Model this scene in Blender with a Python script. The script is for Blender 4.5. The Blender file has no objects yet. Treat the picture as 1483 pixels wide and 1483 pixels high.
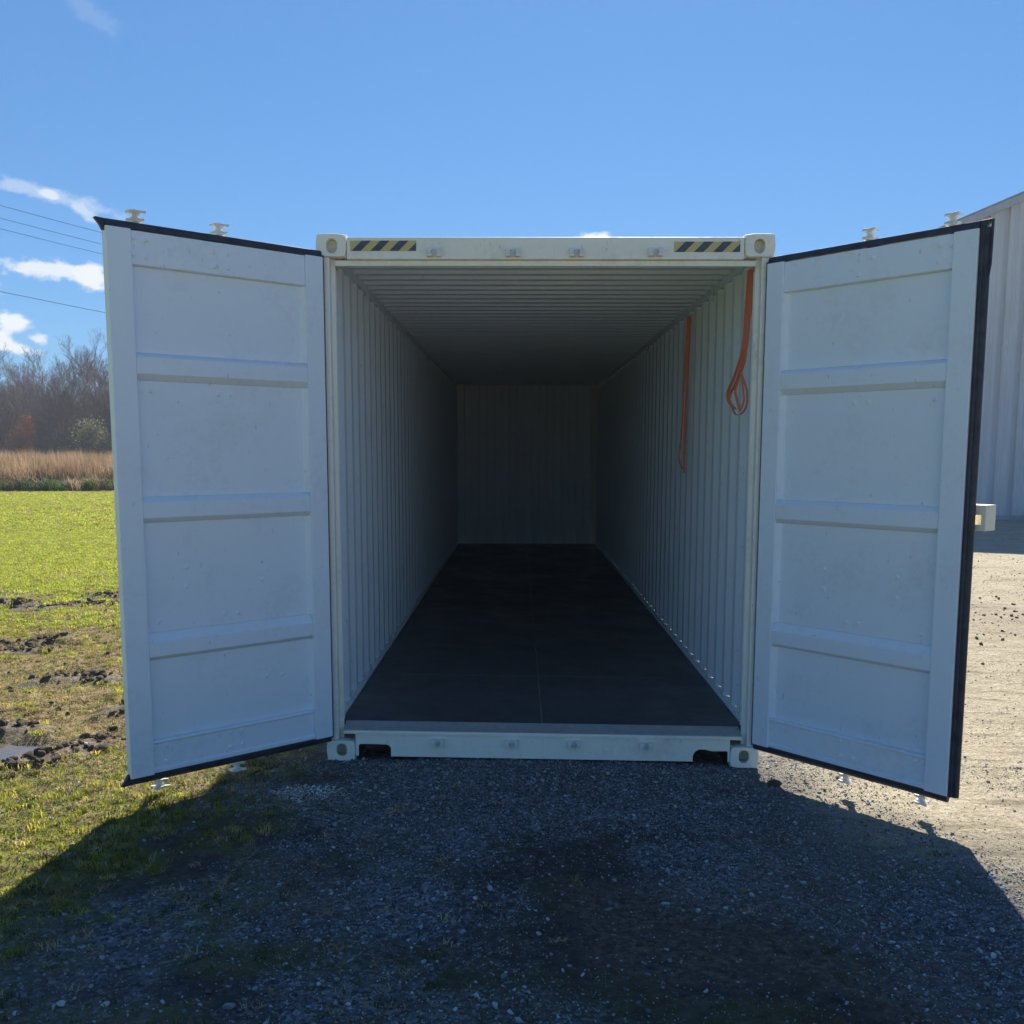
import bpy, bmesh, math, random
import numpy as np
from mathutils import Vector, Matrix

C = bpy.context.scene.collection
S = bpy.context.scene
R = math.radians

# ------------------------------------------------------------------ camera
M3 = Matrix(((0.99998, -0.00616, -0.00233), (0.00641, 0.99129, 0.13156), (0.0015, -0.13158, 0.9913)))
cam_data = bpy.data.cameras.new('camera')
cam = bpy.data.objects.new('camera', cam_data)
C.objects.link(cam)
right, fwd, up = M3.col[0], M3.col[1], M3.col[2]
rot = Matrix((right, up, -fwd)).transposed()
cam.matrix_world = Matrix.Translation((-0.1402, -5.8136, 1.7540)) @ rot.to_4x4()
cam_data.sensor_width = 36.0
cam_data.lens = 36.0 * 1535.0 / 1483.0
cam_data.shift_x = 0.0004
cam_data.shift_y = (857.3 - 741.5) / 1483.0
cam_data.clip_start = 0.05
cam_data.clip_end = 9000
S.camera = cam

# ------------------------------------------------------------------ sky and sun
SUN_EL, SUN_AZ = R(37.0), R(8.0)
world = bpy.data.worlds.new('World')
S.world = world
world.use_nodes = True
wn, wl = world.node_tree.nodes, world.node_tree.links
wn.clear()
w_out = wn.new('ShaderNodeOutputWorld')
w_bg = wn.new('ShaderNodeBackground')
w_bg.inputs['Strength'].default_value = 0.10
sky = wn.new('ShaderNodeTexSky')
sky.sky_type = 'NISHITA'
sky.sun_disc = False
sky.sun_elevation = SUN_EL
sky.sun_rotation = SUN_AZ
sky.altitude = 200
sky.air_density = 1.0
sky.dust_density = 0.12
sky.ozone_density = 2.2


def wnode(t, **kw):
    n = wn.new(t)
    for k, v in kw.items():
        setattr(n, k, v)
    return n


def wmath(op, a, b=None, clamp=False):
    n = wn.new('ShaderNodeMath')
    n.operation = op
    n.use_clamp = clamp
    for i, v in enumerate((a, b)):
        if v is None:
            continue
        if isinstance(v, (int, float)):
            n.inputs[i].default_value = v
        else:
            wl.new(v, n.inputs[i])
    return n.outputs[0]


wtc = wn.new('ShaderNodeTexCoord')
wsep = wn.new('ShaderNodeSeparateXYZ')
wl.new(wtc.outputs['Generated'], wsep.inputs[0])
w_az = wmath('ARCTAN2', wsep.outputs[0], wsep.outputs[1])
w_el = wmath('ARCSINE', wsep.outputs[2])
wcomb = wn.new('ShaderNodeCombineXYZ')
wl.new(w_az, wcomb.inputs[0])
wl.new(wmath('MULTIPLY', w_el, 1.5), wcomb.inputs[1])
wn1 = wn.new('ShaderNodeTexNoise')
wn1.inputs['Scale'].default_value = 42
wn1.inputs['Detail'].default_value = 7
wn1.inputs['Roughness'].default_value = 0.6
wl.new(wcomb.outputs[0], wn1.inputs['Vector'])
w_noise = wn1.outputs[0]
wn2 = wn.new('ShaderNodeTexNoise')
wn2.inputs['Scale'].default_value = 9
wn2.inputs['Detail'].default_value = 5
wl.new(wcomb.outputs[0], wn2.inputs['Vector'])
cloud = None
# azimuth, elevation, half width, half height, slope, density of the fair weather clouds
for az, el, ha, he, sl, dens in ((-0.400, 0.2085, 0.050, 0.0075, -0.20, 0.36), (-0.4035, 0.2090, 0.013, 0.0050, -0.2, 0.75),
                                 (-0.378, 0.1990, 0.016, 0.007, -0.55, 0.55),
                                 (-0.405, 0.1495, 0.044, 0.0085, -0.05, 0.85), (-0.379, 0.1455, 0.019, 0.0105, -0.1, 0.95),
                                 (-0.438, 0.1060, 0.016, 0.0085, 0.0, 0.95), (-0.446, 0.0900, 0.026, 0.0075, -0.35, 0.95),
                                 (-0.4185, 0.0935, 0.0075, 0.0055, 0.0, 0.8), (0.0662, 0.1885, 0.017, 0.0085, 0.0, 1.1),
                                 (0.092, 0.186, 0.014, 0.0045, 0.0, 0.9),
                                 (-0.428, 0.370, 0.05, 0.014, 0.5, 0.16), (-0.37, 0.350, 0.03, 0.010, -0.6, 0.10),
                                 (-0.58, 0.14, 0.09, 0.022, -0.1, 0.9), (-0.72, 0.20, 0.10, 0.02, 0.1, 0.8),
                                 (0.75, 0.17, 0.12, 0.02, 0.0, 0.8), (-1.1, 0.16, 0.15, 0.03, 0.0, 0.9)):
    da = wmath('SUBTRACT', w_az, az)
    de = wmath('SUBTRACT', wmath('SUBTRACT', w_el, el), wmath('MULTIPLY', da, sl))
    a2 = wmath('POWER', wmath('ABSOLUTE', wmath('DIVIDE', da, ha)), 2.0)
    e2 = wmath('POWER', wmath('ABSOLUTE', wmath('DIVIDE', de, he)), 2.0)
    d = wmath('SQRT', wmath('ADD', a2, e2))
    d = wmath('ADD', d, wmath('MULTIPLY', wmath('SUBTRACT', w_noise, 0.5), 3.2))
    mk = wn.new('ShaderNodeMapRange')
    mk.interpolation_type = 'SMOOTHSTEP'
    mk.inputs['From Min'].default_value = 1.15
    mk.inputs['From Max'].default_value = 0.35
    mk.inputs['To Max'].default_value = dens
    wl.new(d, mk.inputs['Value'])
    cloud = mk.outputs[0] if cloud is None else wmath('MAXIMUM', cloud, mk.outputs[0])
# power curve evens out the whole sky to fill the shaded doors; bluer tint
def wcol(src, c, mode='MULTIPLY'):
    n = wn.new('ShaderNodeMix')
    n.data_type = 'RGBA'
    n.blend_type = mode
    n.inputs[0].default_value = 1.0
    wl.new(src, n.inputs[6])
    n.inputs[7].default_value = (*c, 1)
    return n.outputs[2]


w_gam = wn.new('ShaderNodeGamma')
w_gam.inputs[1].default_value = 0.64
wl.new(wcol(sky.outputs[0], (0.1, 0.1, 0.1)), w_gam.inputs[0])
SKY_K = (1.32, 2.60, 4.15)
w_sky = wcol(w_gam.outputs[0], SKY_K)
w_mix = wn.new('ShaderNodeMix')
w_mix.data_type = 'RGBA'
wl.new(wmath('MULTIPLY', cloud, 1.0, True), w_mix.inputs[0])
wl.new(w_sky, w_mix.inputs[6])
w_mix.inputs[7].default_value = (4.1, 4.25, 4.35, 1)
wl.new(w_mix.outputs[2], w_bg.inputs['Color'])
wl.new(w_bg.outputs[0], w_out.inputs['Surface'])

sun_data = bpy.data.lights.new('sun', 'SUN')
sun_data.energy = 4.8
sun_data.angle = R(0.53)
sun_data.color = (1.0, 0.90, 0.74)
sun = bpy.data.objects.new('sun', sun_data)
C.objects.link(sun)
sdir = Vector((math.sin(SUN_AZ) * math.cos(SUN_EL), math.cos(SUN_AZ) * math.cos(SUN_EL), math.sin(SUN_EL)))
sun.rotation_euler = sdir.to_track_quat('Z', 'Y').to_euler()

S.view_settings.view_transform = 'Standard'
S.view_settings.look = 'None'
S.view_settings.exposure = 1.2
S.view_settings.gamma = 1.0
S.view_settings.use_curve_mapping = False
S.render.engine = 'CYCLES'
S.cycles.max_bounces = 10
S.cycles.diffuse_bounces = 8
S.cycles.use_denoising = True

# ------------------------------------------------------------------ materials


class MatB:
    def __init__(self, name):
        self.m = bpy.data.materials.new(name)
        self.m.use_nodes = True
        self.n, self.l = self.m.node_tree.nodes, self.m.node_tree.links
        self.bs = self.n['Principled BSDF']
        self.out = self.n['Material Output']
        self.tc = self.n.new('ShaderNodeTexCoord')

    def put(self, sock, v):
        if isinstance(v, (int, float)):
            sock.default_value = v
        elif isinstance(v, tuple):
            sock.default_value = v if len(v) != 3 or sock.type != 'RGBA' else (*v, 1)
        else:
            self.l.new(v, sock)

    def noise(self, scale, detail=4, rough=0.55, vec=None, dist=0.0, mapscale=None):
        n = self.n.new('ShaderNodeTexNoise')
        n.inputs['Scale'].default_value = scale
        n.inputs['Detail'].default_value = detail
        n.inputs['Roughness'].default_value = rough
        n.inputs['Distortion'].default_value = dist
        v = vec or self.tc.outputs['Object']
        if mapscale:
            mp = self.n.new('ShaderNodeMapping')
            mp.inputs['Scale'].default_value = mapscale
            self.l.new(v, mp.inputs[0])
            v = mp.outputs[0]
        self.l.new(v, n.inputs['Vector'])
        return n.outputs[0]

    def voronoi(self, scale, out='Distance', feature='F1', vec=None):
        n = self.n.new('ShaderNodeTexVoronoi')
        n.feature = feature
        n.inputs['Scale'].default_value = scale
        self.l.new(vec or self.tc.outputs['Object'], n.inputs['Vector'])
        return n.outputs[out]

    def math(self, op, a, b=None, clamp=False):
        n = self.n.new('ShaderNodeMath')
        n.operation = op
        n.use_clamp = clamp
        self.put(n.inputs[0], a)
        if b is not None:
            self.put(n.inputs[1], b)
        return n.outputs[0]

    def ramp(self, fac, stops):
        n = self.n.new('ShaderNodeValToRGB')
        el = n.color_ramp.elements
        while len(el) < len(stops):
            el.new(0.5)
        for e, (p, c) in zip(el, stops):
            e.position = p
            e.color = (*c, 1) if isinstance(c, tuple) else (c, c, c, 1)
        self.l.new(fac, n.inputs[0])
        return n.outputs[0]

    def mix(self, fac, a, b, mode='MIX'):
        n = self.n.new('ShaderNodeMix')
        n.data_type = 'RGBA'
        n.blend_type = mode
        self.put(n.inputs[0], fac)
        for i, v in ((6, a), (7, b)):
            if isinstance(v, tuple):
                n.inputs[i].default_value = (*v, 1)
            else:
                self.l.new(v, n.inputs[i])
        return n.outputs[2]

    def bump(self, height, strength=0.3, dist=0.01, normal=None):
        n = self.n.new('ShaderNodeBump')
        n.inputs['Strength'].default_value = strength
        n.inputs['Distance'].default_value = dist
        self.l.new(height, n.inputs['Height'])
        if normal is not None:
            self.l.new(normal, n.inputs['Normal'])
        return n.outputs[0]

    def attr(self, name, out='Fac'):
        n = self.n.new('ShaderNodeAttribute')
        n.attribute_name = name
        return n.outputs[out]

    def rnd(self):
        return self.n.new('ShaderNodeObjectInfo').outputs['Random']

    def set(self, col=None, rough=None, metal=None, normal=None, spec=None):
        if col is not None:
            self.put(self.bs.inputs['Base Color'], col)
        if rough is not None:
            self.put(self.bs.inputs['Roughness'], rough)
        if metal is not None:
            self.put(self.bs.inputs['Metallic'], metal)
        if spec is not None:
            self.put(self.bs.inputs['Specular IOR Level'], spec)
        if normal is not None:
            self.l.new(normal, self.bs.inputs['Normal'])
        return self.m

    def translucent(self, col, fac=0.5):
        tr = self.n.new('ShaderNodeBsdfTranslucent')
        self.put(tr.inputs['Color'], col)
        mx = self.n.new('ShaderNodeMixShader')
        mx.inputs[0].default_value = fac
        self.l.new(self.bs.outputs[0], mx.inputs[1])
        self.l.new(tr.outputs[0], mx.inputs[2])
        self.l.new(mx.outputs[0], self.out.inputs[0])
        return self.m


def mat_paint(name, base, grime=(0.30, 0.25, 0.19), amt=0.25, rough=0.5, rust=0.0, wave=0.0):
    b = MatB(name)
    g = b.noise(2.3, 8, 0.7)
    g2 = b.noise(28, 5, 0.65)
    f = b.ramp(b.math('MULTIPLY', g, b.math('ADD', g2, 0.5)), [(0.50, 0.0), (0.85, 1.0)])
    col = b.mix(b.math('MULTIPLY', f, amt), base, grime)
    # streaks running down
    st = b.noise(9, 4, 0.6, mapscale=(6, 6, 0.35))
    sf = b.ramp(st, [(0.60, 0.0), (0.78, 1.0)])
    col = b.mix(b.math('MULTIPLY', sf, amt * 0.35), col, grime)
    # small scuffs
    sc = b.noise(60, 3, 0.5, mapscale=(1, 1, 0.4))
    scf = b.ramp(sc, [(0.70, 0.0), (0.725, 1.0)])
    col = b.mix(b.math('MULTIPLY', scf, 0.35), col, (0.22, 0.19, 0.16))
    if rust > 0:
        rs = b.noise(17, 7, 0.75)
        rf = b.ramp(rs, [(0.70 - rust * 0.1, 0.0), (0.76 - rust * 0.1, 1.0)])
        col = b.mix(b.math('MULTIPLY', rf, 0.75), col, (0.12, 0.055, 0.028))
    h = b.noise(180, 2, 0.5)
    nrm = b.bump(h, 0.08, 0.002)
    if wave > 0:
        nrm = b.bump(b.noise(2.2, 2, 0.4), wave, 0.03, nrm)
    return b.set(col, b.math('ADD', b.math('MULTIPLY', f, 0.2), rough), 0.0, nrm, 0.35)


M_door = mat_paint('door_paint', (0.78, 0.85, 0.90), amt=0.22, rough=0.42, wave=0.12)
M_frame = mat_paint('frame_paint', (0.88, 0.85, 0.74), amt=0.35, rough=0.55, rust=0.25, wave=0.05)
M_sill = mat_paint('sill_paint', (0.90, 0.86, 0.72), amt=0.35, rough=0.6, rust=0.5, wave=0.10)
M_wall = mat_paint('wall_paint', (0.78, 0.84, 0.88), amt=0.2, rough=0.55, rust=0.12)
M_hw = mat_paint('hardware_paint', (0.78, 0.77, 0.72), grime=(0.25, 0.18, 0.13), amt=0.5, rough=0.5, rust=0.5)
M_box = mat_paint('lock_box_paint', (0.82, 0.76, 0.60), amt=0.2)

b = MatB('galvanised_threshold')
M_thr = b.set(b.ramp(b.noise(25, 6, 0.7), [(0.3, (0.30, 0.33, 0.34)), (0.7, (0.44, 0.46, 0.46))]), 0.5, 0.25)

b = MatB('black_rubber')
gr = b.noise(14, 5, 0.6)
M_rub = b.set(b.ramp(gr, [(0.35, (0.020, 0.023, 0.033)), (0.7, (0.050, 0.055, 0.070))]), 0.38, 0.0, b.bump(b.noise(60, 3), 0.2, 0.002), 0.3)

b = MatB('plywood_floor')
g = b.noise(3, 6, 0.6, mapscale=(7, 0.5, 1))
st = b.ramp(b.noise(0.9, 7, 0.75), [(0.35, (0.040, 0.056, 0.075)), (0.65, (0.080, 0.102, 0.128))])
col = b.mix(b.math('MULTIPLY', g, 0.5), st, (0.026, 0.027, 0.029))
dust = b.ramp(b.noise(3.5, 8, 0.75, dist=0.8, mapscale=(0.8, 2.6, 1)), [(0.60, 0.0), (0.72, 1.0)])
col = b.mix(b.math('MULTIPLY', dust, 0.5), col, (0.16, 0.14, 0.12))
scr = b.ramp(b.noise(22, 5, 0.7, dist=1.5), [(0.65, 0.0), (0.68, 1.0)])
col = b.mix(b.math('MULTIPLY', scr, 0.4), col, (0.22, 0.19, 0.16))
sc2 = b.ramp(b.noise(7, 6, 0.8, dist=2.5, mapscale=(2.2, 0.6, 1)), [(0.615, 0.0), (0.63, 1.0), (0.65, 0.0)])
col = b.mix(b.math('MULTIPLY', sc2, 0.35), col, (0.26, 0.24, 0.22))
M_floor = b.set(col, b.ramp(b.noise(2.0, 5, 0.7), [(0.35, 0.38), (0.65, 0.65)]), 0.0, b.bump(b.noise(1.5, 3, 0.5), 0.15, 0.01), 0.4)

b = MatB('dusty_joint')
M_dust = b.set(b.ramp(b.noise(8, 6, 0.7), [(0.42, (0.10, 0.11, 0.12)), (0.6, (0.34, 0.34, 0.33))]), 0.9)
b = MatB('steel_dark_underside')
M_under = b.set((0.03, 0.028, 0.026), 0.8)

b = MatB('hazard_yellow')
M_yel = b.set(b.mix(b.ramp(b.noise(40, 4), [(0.5, 0.0), (0.8, 0.5)]), (0.60, 0.47, 0.17), (0.6, 0.55, 0.4)), 0.4)
b = MatB('hazard_black')
M_blk = b.set(b.mix(b.ramp(b.noise(30, 4), [(0.4, 0.0), (0.9, 0.6)]), (0.05, 0.06, 0.085), (0.16, 0.17, 0.19)), 0.4)

b = MatB('orange_webbing')
M_web = b.set(b.mix(b.noise(40, 3, mapscale=(1, 1, 6)), (0.95, 0.33, 0.17), (0.80, 0.22, 0.11)), 0.75, 0.0, b.bump(b.noise(220, 2), 0.3, 0.002))
M_web.node_tree.nodes['Principled BSDF'].inputs['Specular IOR Level'].default_value = 0.2

b = MatB('shed_metal')
g = b.noise(1.2, 6, 0.65, mapscale=(3, 3, 0.35))
M_shed = b.set(b.ramp(g, [(0.3, (0.50, 0.52, 0.53)), (0.7, (0.62, 0.63, 0.63))]), 0.5, 0.0, b.bump(b.noise(3, 3), 0.2, 0.02), 0.4)
b = MatB('shed_trim')
M_trim = b.set(b.ramp(b.noise(8, 4), [(0.3, (0.36, 0.38, 0.42)), (0.7, (0.46, 0.48, 0.50))]), 0.5)
b = MatB('barrel_green')
M_bar = b.set((0.02, 0.045, 0.045), 0.5)
b = MatB('concrete')
M_conc = b.set(b.ramp(b.noise(6, 5), [(0.3, (0.18, 0.17, 0.15)), (0.7, (0.28, 0.27, 0.24))]), 0.9)


def mat_ground():
    b = MatB('ground_soil')
    P = b.tc.outputs['Object']
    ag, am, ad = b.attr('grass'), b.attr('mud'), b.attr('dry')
    # crushed stone
    vr = b.n.new('ShaderNodeTexVoronoi')
    vr.inputs['Scale'].default_value = 55
    b.l.new(P, vr.inputs['Vector'])
    sep = b.n.new('ShaderNodeSeparateColor')
    b.l.new(vr.outputs['Color'], sep.inputs[0])
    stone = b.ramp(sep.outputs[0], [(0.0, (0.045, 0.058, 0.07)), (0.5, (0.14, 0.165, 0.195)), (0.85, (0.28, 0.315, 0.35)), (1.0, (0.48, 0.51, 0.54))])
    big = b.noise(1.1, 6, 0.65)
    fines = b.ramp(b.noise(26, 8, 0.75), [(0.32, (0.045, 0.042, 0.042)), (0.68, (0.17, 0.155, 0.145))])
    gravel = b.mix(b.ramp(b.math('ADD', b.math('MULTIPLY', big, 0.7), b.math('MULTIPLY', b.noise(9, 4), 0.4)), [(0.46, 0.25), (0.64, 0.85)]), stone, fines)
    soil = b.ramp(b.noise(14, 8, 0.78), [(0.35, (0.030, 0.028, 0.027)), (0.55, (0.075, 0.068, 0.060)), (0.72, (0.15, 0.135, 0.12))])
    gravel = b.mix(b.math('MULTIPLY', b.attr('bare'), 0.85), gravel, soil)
    # pale dried, compacted gravel and dirt
    n1 = b.noise(38, 8, 0.78)
    n2 = b.noise(2.2, 7, 0.7)
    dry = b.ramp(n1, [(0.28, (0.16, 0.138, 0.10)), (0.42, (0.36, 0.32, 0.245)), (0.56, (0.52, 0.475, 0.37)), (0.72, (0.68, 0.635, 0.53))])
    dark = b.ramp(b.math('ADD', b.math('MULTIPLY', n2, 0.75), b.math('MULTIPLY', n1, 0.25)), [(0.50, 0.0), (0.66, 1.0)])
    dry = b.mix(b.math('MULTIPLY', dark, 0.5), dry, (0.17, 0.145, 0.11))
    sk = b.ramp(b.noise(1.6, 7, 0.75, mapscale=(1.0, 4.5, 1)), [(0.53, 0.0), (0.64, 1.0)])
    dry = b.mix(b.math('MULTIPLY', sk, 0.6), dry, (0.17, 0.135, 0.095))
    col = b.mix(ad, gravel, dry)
    # grass and thatch seen between blades
    gn = b.noise(17, 8, 0.75)
    gn2 = b.noise(0.9, 6, 0.65)
    gcol = b.ramp(b.math('ADD', b.math('MULTIPLY', gn, 0.6), b.math('MULTIPLY', gn2, 0.4)),
                  [(0.34, (0.12, 0.13, 0.02)), (0.46, (0.23, 0.25, 0.04)), (0.56, (0.32, 0.33, 0.065)), (0.70, (0.46, 0.41, 0.16))])
    col = b.mix(ag, col, gcol)
    st = b.attr('straw')
    scol = b.ramp(b.noise(45, 7, 0.8), [(0.28, (0.08, 0.06, 0.035)), (0.5, (0.26, 0.21, 0.11)), (0.72, (0.52, 0.45, 0.28))])
    col = b.mix(st, col, scol)
    mcol = b.ramp(b.noise(30, 6, 0.7), [(0.36, (0.05, 0.040, 0.032)), (0.50, (0.16, 0.13, 0.10)), (0.64, (0.32, 0.27, 0.20))])
    am2 = b.math('MULTIPLY', am, b.ramp(b.noise(13, 6, 0.75), [(0.36, 0.25), (0.56, 1.0)]))
    col = b.mix(am2, col, mcol)
    hv = b.math('MULTIPLY', b.math('SUBTRACT', 1.0, vr.outputs['Distance']), 0.5)
    h = b.math('ADD', hv, b.noise(60, 8, 0.8))
    h2 = b.noise(11, 8, 0.7)
    nrm = b.bump(h, 0.9, 0.012)
    nrm = b.bump(h2, 0.8, 0.05, nrm)
    rough = b.math('SUBTRACT', 0.95, b.math('MULTIPLY', am, 0.35))
    return b.set(col, rough, 0, nrm, 0.08)


M_ground = mat_ground()

b = MatB('stone')
v = b.rnd()
M_stone = b.set(b.mix(b.math('MULTIPLY', b.noise(90, 3), 0.5), b.ramp(v, [(0.0, (0.06, 0.075, 0.09)), (0.4, (0.16, 0.19, 0.215)), (0.75, (0.31, 0.345, 0.375)), (0.95, (0.50, 0.53, 0.55)), (1.0, (0.68, 0.69, 0.68))]),
                       (0.15, 0.17, 0.185)), 0.85, 0, b.bump(b.noise(200, 3), 0.4, 0.003), 0.2)
b = MatB('dry_stone')
v = b.rnd()
M_drystone = b.set(b.ramp(v, [(0.0, (0.20, 0.17, 0.13)), (0.4, (0.34, 0.30, 0.235)), (0.8, (0.42, 0.385, 0.32)), (1.0, (0.60, 0.57, 0.50))]), 0.9, 0, b.bump(b.noise(200, 3), 0.4, 0.003), 0.15)
b = MatB('clod')
M_clod = b.set(b.ramp(b.noise(20, 6, 0.7), [(0.3, (0.06, 0.048, 0.038)), (0.75, (0.19, 0.155, 0.12))]), 0.85, 0, b.bump(b.noise(45, 6, 0.75), 0.9, 0.015), 0.25)
b = MatB('puddle_water')
M_water = b.set((0.10, 0.085, 0.07), b.ramp(b.noise(7, 4), [(0.45, 0.06), (0.6, 0.35)]), 0, b.bump(b.noise(14, 3), 0.10, 0.01), 0.6)


def mat_leaf(name, ramp, tr, fac=0.45, rough=0.6):
    b = MatB(name)
    v = b.rnd()
    c = b.ramp(v, ramp)
    b.set(c, rough, 0, None, 0.25)
    c2 = b.mix(1.0, c, tr, 'MULTIPLY')
    return b.translucent(c2, fac)


M_grass = mat_leaf('grass_blade', [(0.0, (0.09, 0.12, 0.014)), (0.5, (0.19, 0.22, 0.026)), (0.8, (0.28, 0.29, 0.05)), (1.0, (0.44, 0.37, 0.15))], (1.9, 1.9, 1.0), 0.5)
M_lawn = mat_leaf('lawn_blade', [(0.0, (0.16, 0.215, 0.03)), (0.5, (0.25, 0.305, 0.045)), (1.0, (0.37, 0.39, 0.10))], (1.8, 1.8, 1.0), 0.5)
M_straw = mat_leaf('straw_blade', [(0.0, (0.16, 0.12, 0.05)), (0.5, (0.34, 0.28, 0.14)), (1.0, (0.55, 0.48, 0.28))], (1.2, 1.1, 0.9), 0.4)
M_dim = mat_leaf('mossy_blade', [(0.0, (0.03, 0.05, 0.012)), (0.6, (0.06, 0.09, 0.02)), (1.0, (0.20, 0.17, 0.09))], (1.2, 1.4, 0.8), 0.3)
M_reed = mat_leaf('reed', [(0.0, (0.20, 0.14, 0.085)), (0.5, (0.34, 0.25, 0.16)), (1.0, (0.52, 0.41, 0.28))], (1.1, 1.0, 0.9), 0.35)
M_weed = mat_leaf('weed', [(0.0, (0.03, 0.055, 0.018)), (0.6, (0.07, 0.11, 0.035)), (1.0, (0.20, 0.22, 0.10))], (1.2, 1.4, 0.8), 0.35)
M_orange = mat_leaf('russet_leaf', [(0.0, (0.32, 0.12, 0.05)), (1.0, (0.52, 0.24, 0.10))], (1.4, 1.0, 0.8), 0.4)
M_olive = mat_leaf('olive_leaf', [(0.0, (0.08, 0.09, 0.05)), (1.0, (0.18, 0.18, 0.11))], (1.2, 1.3, 0.9), 0.35)


def mat_bark(name, a, c):
    b = MatB(name)
    return b.set(b.mix(b.noise(3, 5), a, c), 0.9, 0, None, 0.1)


M_bark = mat_bark('bark', (0.14, 0.125, 0.115), (0.28, 0.25, 0.23))
M_twig = mat_bark('twig', (0.115, 0.092, 0.10), (0.21, 0.17, 0.175))
M_brush = mat_bark('brush', (0.10, 0.075, 0.07), (0.19, 0.145, 0.13))
b = MatB('wire')
M_wire = b.set((0.10, 0.10, 0.11), 0.5)

# ------------------------------------------------------------------ helpers


def tag(o, label=None, cat=None, group=None, kind=None):
    if label:
        o['label'] = label
    if cat:
        o['category'] = cat
    if group:
        o['group'] = group
    if kind:
        o['kind'] = kind
    return o


def empty(name, loc=(0, 0, 0), rz=0.0, parent=None):
    o = bpy.data.objects.new(name, None)
    C.objects.link(o)
    o.location = loc
    o.rotation_euler = (0, 0, rz)
    o.empty_display_size = 0.2
    if parent:
        o.parent = parent
    return o


RACK = 0.0147


def rack_dz(x, y, z):
    return -RACK * x * (1 - z / 2.8) * (1 - y / 12.2)


def rack(bm):
    """the old container stands slightly out of square: its right front foot sits lower"""
    for v in bm.verts:
        x, y, z = v.co
        v.co.z = z + rack_dz(x, y, z)


def obj(name, bm, m, parent=None, loc=None, bevel=0.0, smooth=False, racked=False, mats=None):
    if racked:
        rack(bm)
    bmesh.ops.recalc_face_normals(bm, faces=bm.faces)
    me = bpy.data.meshes.new(name)
    bm.to_mesh(me)
    bm.free()
    me.materials.append(m)
    for x in mats or ():
        me.materials.append(x)
    if smooth:
        for p in me.polygons:
            p.use_smooth = True
    o = bpy.data.objects.new(name, me)
    C.objects.link(o)
    if loc:
        o.location = loc
    if parent:
        o.parent = parent
    if bevel:
        md = o.modifiers.new('bevel', 'BEVEL')
        md.width = bevel
        md.segments = 2
        md.limit_method = 'ANGLE'
        md.angle_limit = R(40)
    return o


def share(o, parent=None, loc=None, rot=None, name=None):
    c = o.copy()
    C.objects.link(c)
    if parent is not None:
        c.parent = parent
    if loc is not None:
        c.location = loc
    if rot is not None:
        c.rotation_euler = rot
    return c


def box(bm, x0, x1, y0, y1, z0, z1):
    vs = [bm.verts.new(p) for p in ((x0, y0, z0), (x1, y0, z0), (x1, y1, z0), (x0, y1, z0), (x0, y0, z1), (x1, y0, z1), (x1, y1, z1), (x0, y1, z1))]
    for f in ((0, 3, 2, 1), (4, 5, 6, 7), (0, 1, 5, 4), (1, 2, 6, 5), (2, 3, 7, 6), (3, 0, 4, 7)):
        bm.faces.new([vs[i] for i in f])
    return vs


def prism(bm, pts, axis, a0, a1):
    """closed 2D outline extruded along an axis; pts are (p, q) in the other two axes in order"""
    def mk(p, q, a):
        return {'x': (a, p, q), 'y': (p, a, q), 'z': (p, q, a)}[axis]
    A = [bm.verts.new(mk(p, q, a0)) for p, q in pts]
    B = [bm.verts.new(mk(p, q, a1)) for p, q in pts]
    n = len(pts)
    bm.faces.new(A[::-1])
    bm.faces.new(B)
    for i in range(n):
        j = (i + 1) % n
        bm.faces.new((A[i], A[j], B[j], B[i]))


def cyl(bm, p0, p1, r0, r1=None, n=12, caps=True):
    r1 = r0 if r1 is None else r1
    p0, p1 = Vector(p0), Vector(p1)
    d = (p1 - p0).normalized()
    a = d.orthogonal().normalized()
    c = d.cross(a)
    A, B = [], []
    for i in range(n):
        t = 2 * math.pi * i / n
        o = a * math.cos(t) + c * math.sin(t)
        A.append(bm.verts.new(p0 + o * r0))
        B.append(bm.verts.new(p1 + o * r1))
    for i in range(n):
        j = (i + 1) % n
        bm.faces.new((A[i], A[j], B[j], B[i]))
    if caps:
        bm.faces.new(A[::-1])
        bm.faces.new(B)


def plate_hole(bm, x0, x1, z0, z1, hx0, hx1, hz0, hz1, y0, y1, n=20, r=0.0):
    """a plate in x-z with an oval hole, thickness y0..y1"""
    cx, cz, a, c = (hx0 + hx1) / 2, (hz0 + hz1) / 2, (hx1 - hx0) / 2, (hz1 - hz0) / 2
    rings = []
    for y in (y0, y1):
        inn, out = [], []
        for i in range(n):
            t = 2 * math.pi * (i + 0.5) / n
            ct, st = math.cos(t), math.sin(t)
            # obround
            s = c - a
            px, pz = cx + a * ct, cz + a * st + (s if st > 0 else -s)
            inn.append(bm.verts.new((px, y, pz)))
            k = min(((x1 - cx) if ct > 0 else (cx - x0)) / max(abs(ct), 1e-6), ((z1 - cz) if st > 0 else (cz - z0)) / max(abs(st), 1e-6))
            out.append([cx + k * ct, y, cz + k * st])
        # snap the nearest ray to each corner
        for X, Z in ((x0, z0), (x0, z1), (x1, z0), (x1, z1)):
            bi = min(range(n), key=lambda i: (out[i][0] - X) ** 2 + (out[i][2] - Z) ** 2)
            sx = math.copysign(r, cx - X)
            sz = math.copysign(r, cz - Z)
            out[bi] = [X + sx * 0.3, y, Z + sz * 0.3]
        rings.append((inn, [bm.verts.new(p) for p in out]))
    (i0, o0), (i1, o1) = rings
    for i in range(n):
        j = (i + 1) % n
        bm.faces.new((i0[i], i0[j], o0[j], o0[i]))
        bm.faces.new((i1[j], i1[i], o1[i], o1[j]))
        bm.faces.new((o0[i], o0[j], o1[j], o1[i]))
        bm.faces.new((i0[j], i0[i], i1[i], i1[j]))


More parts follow.
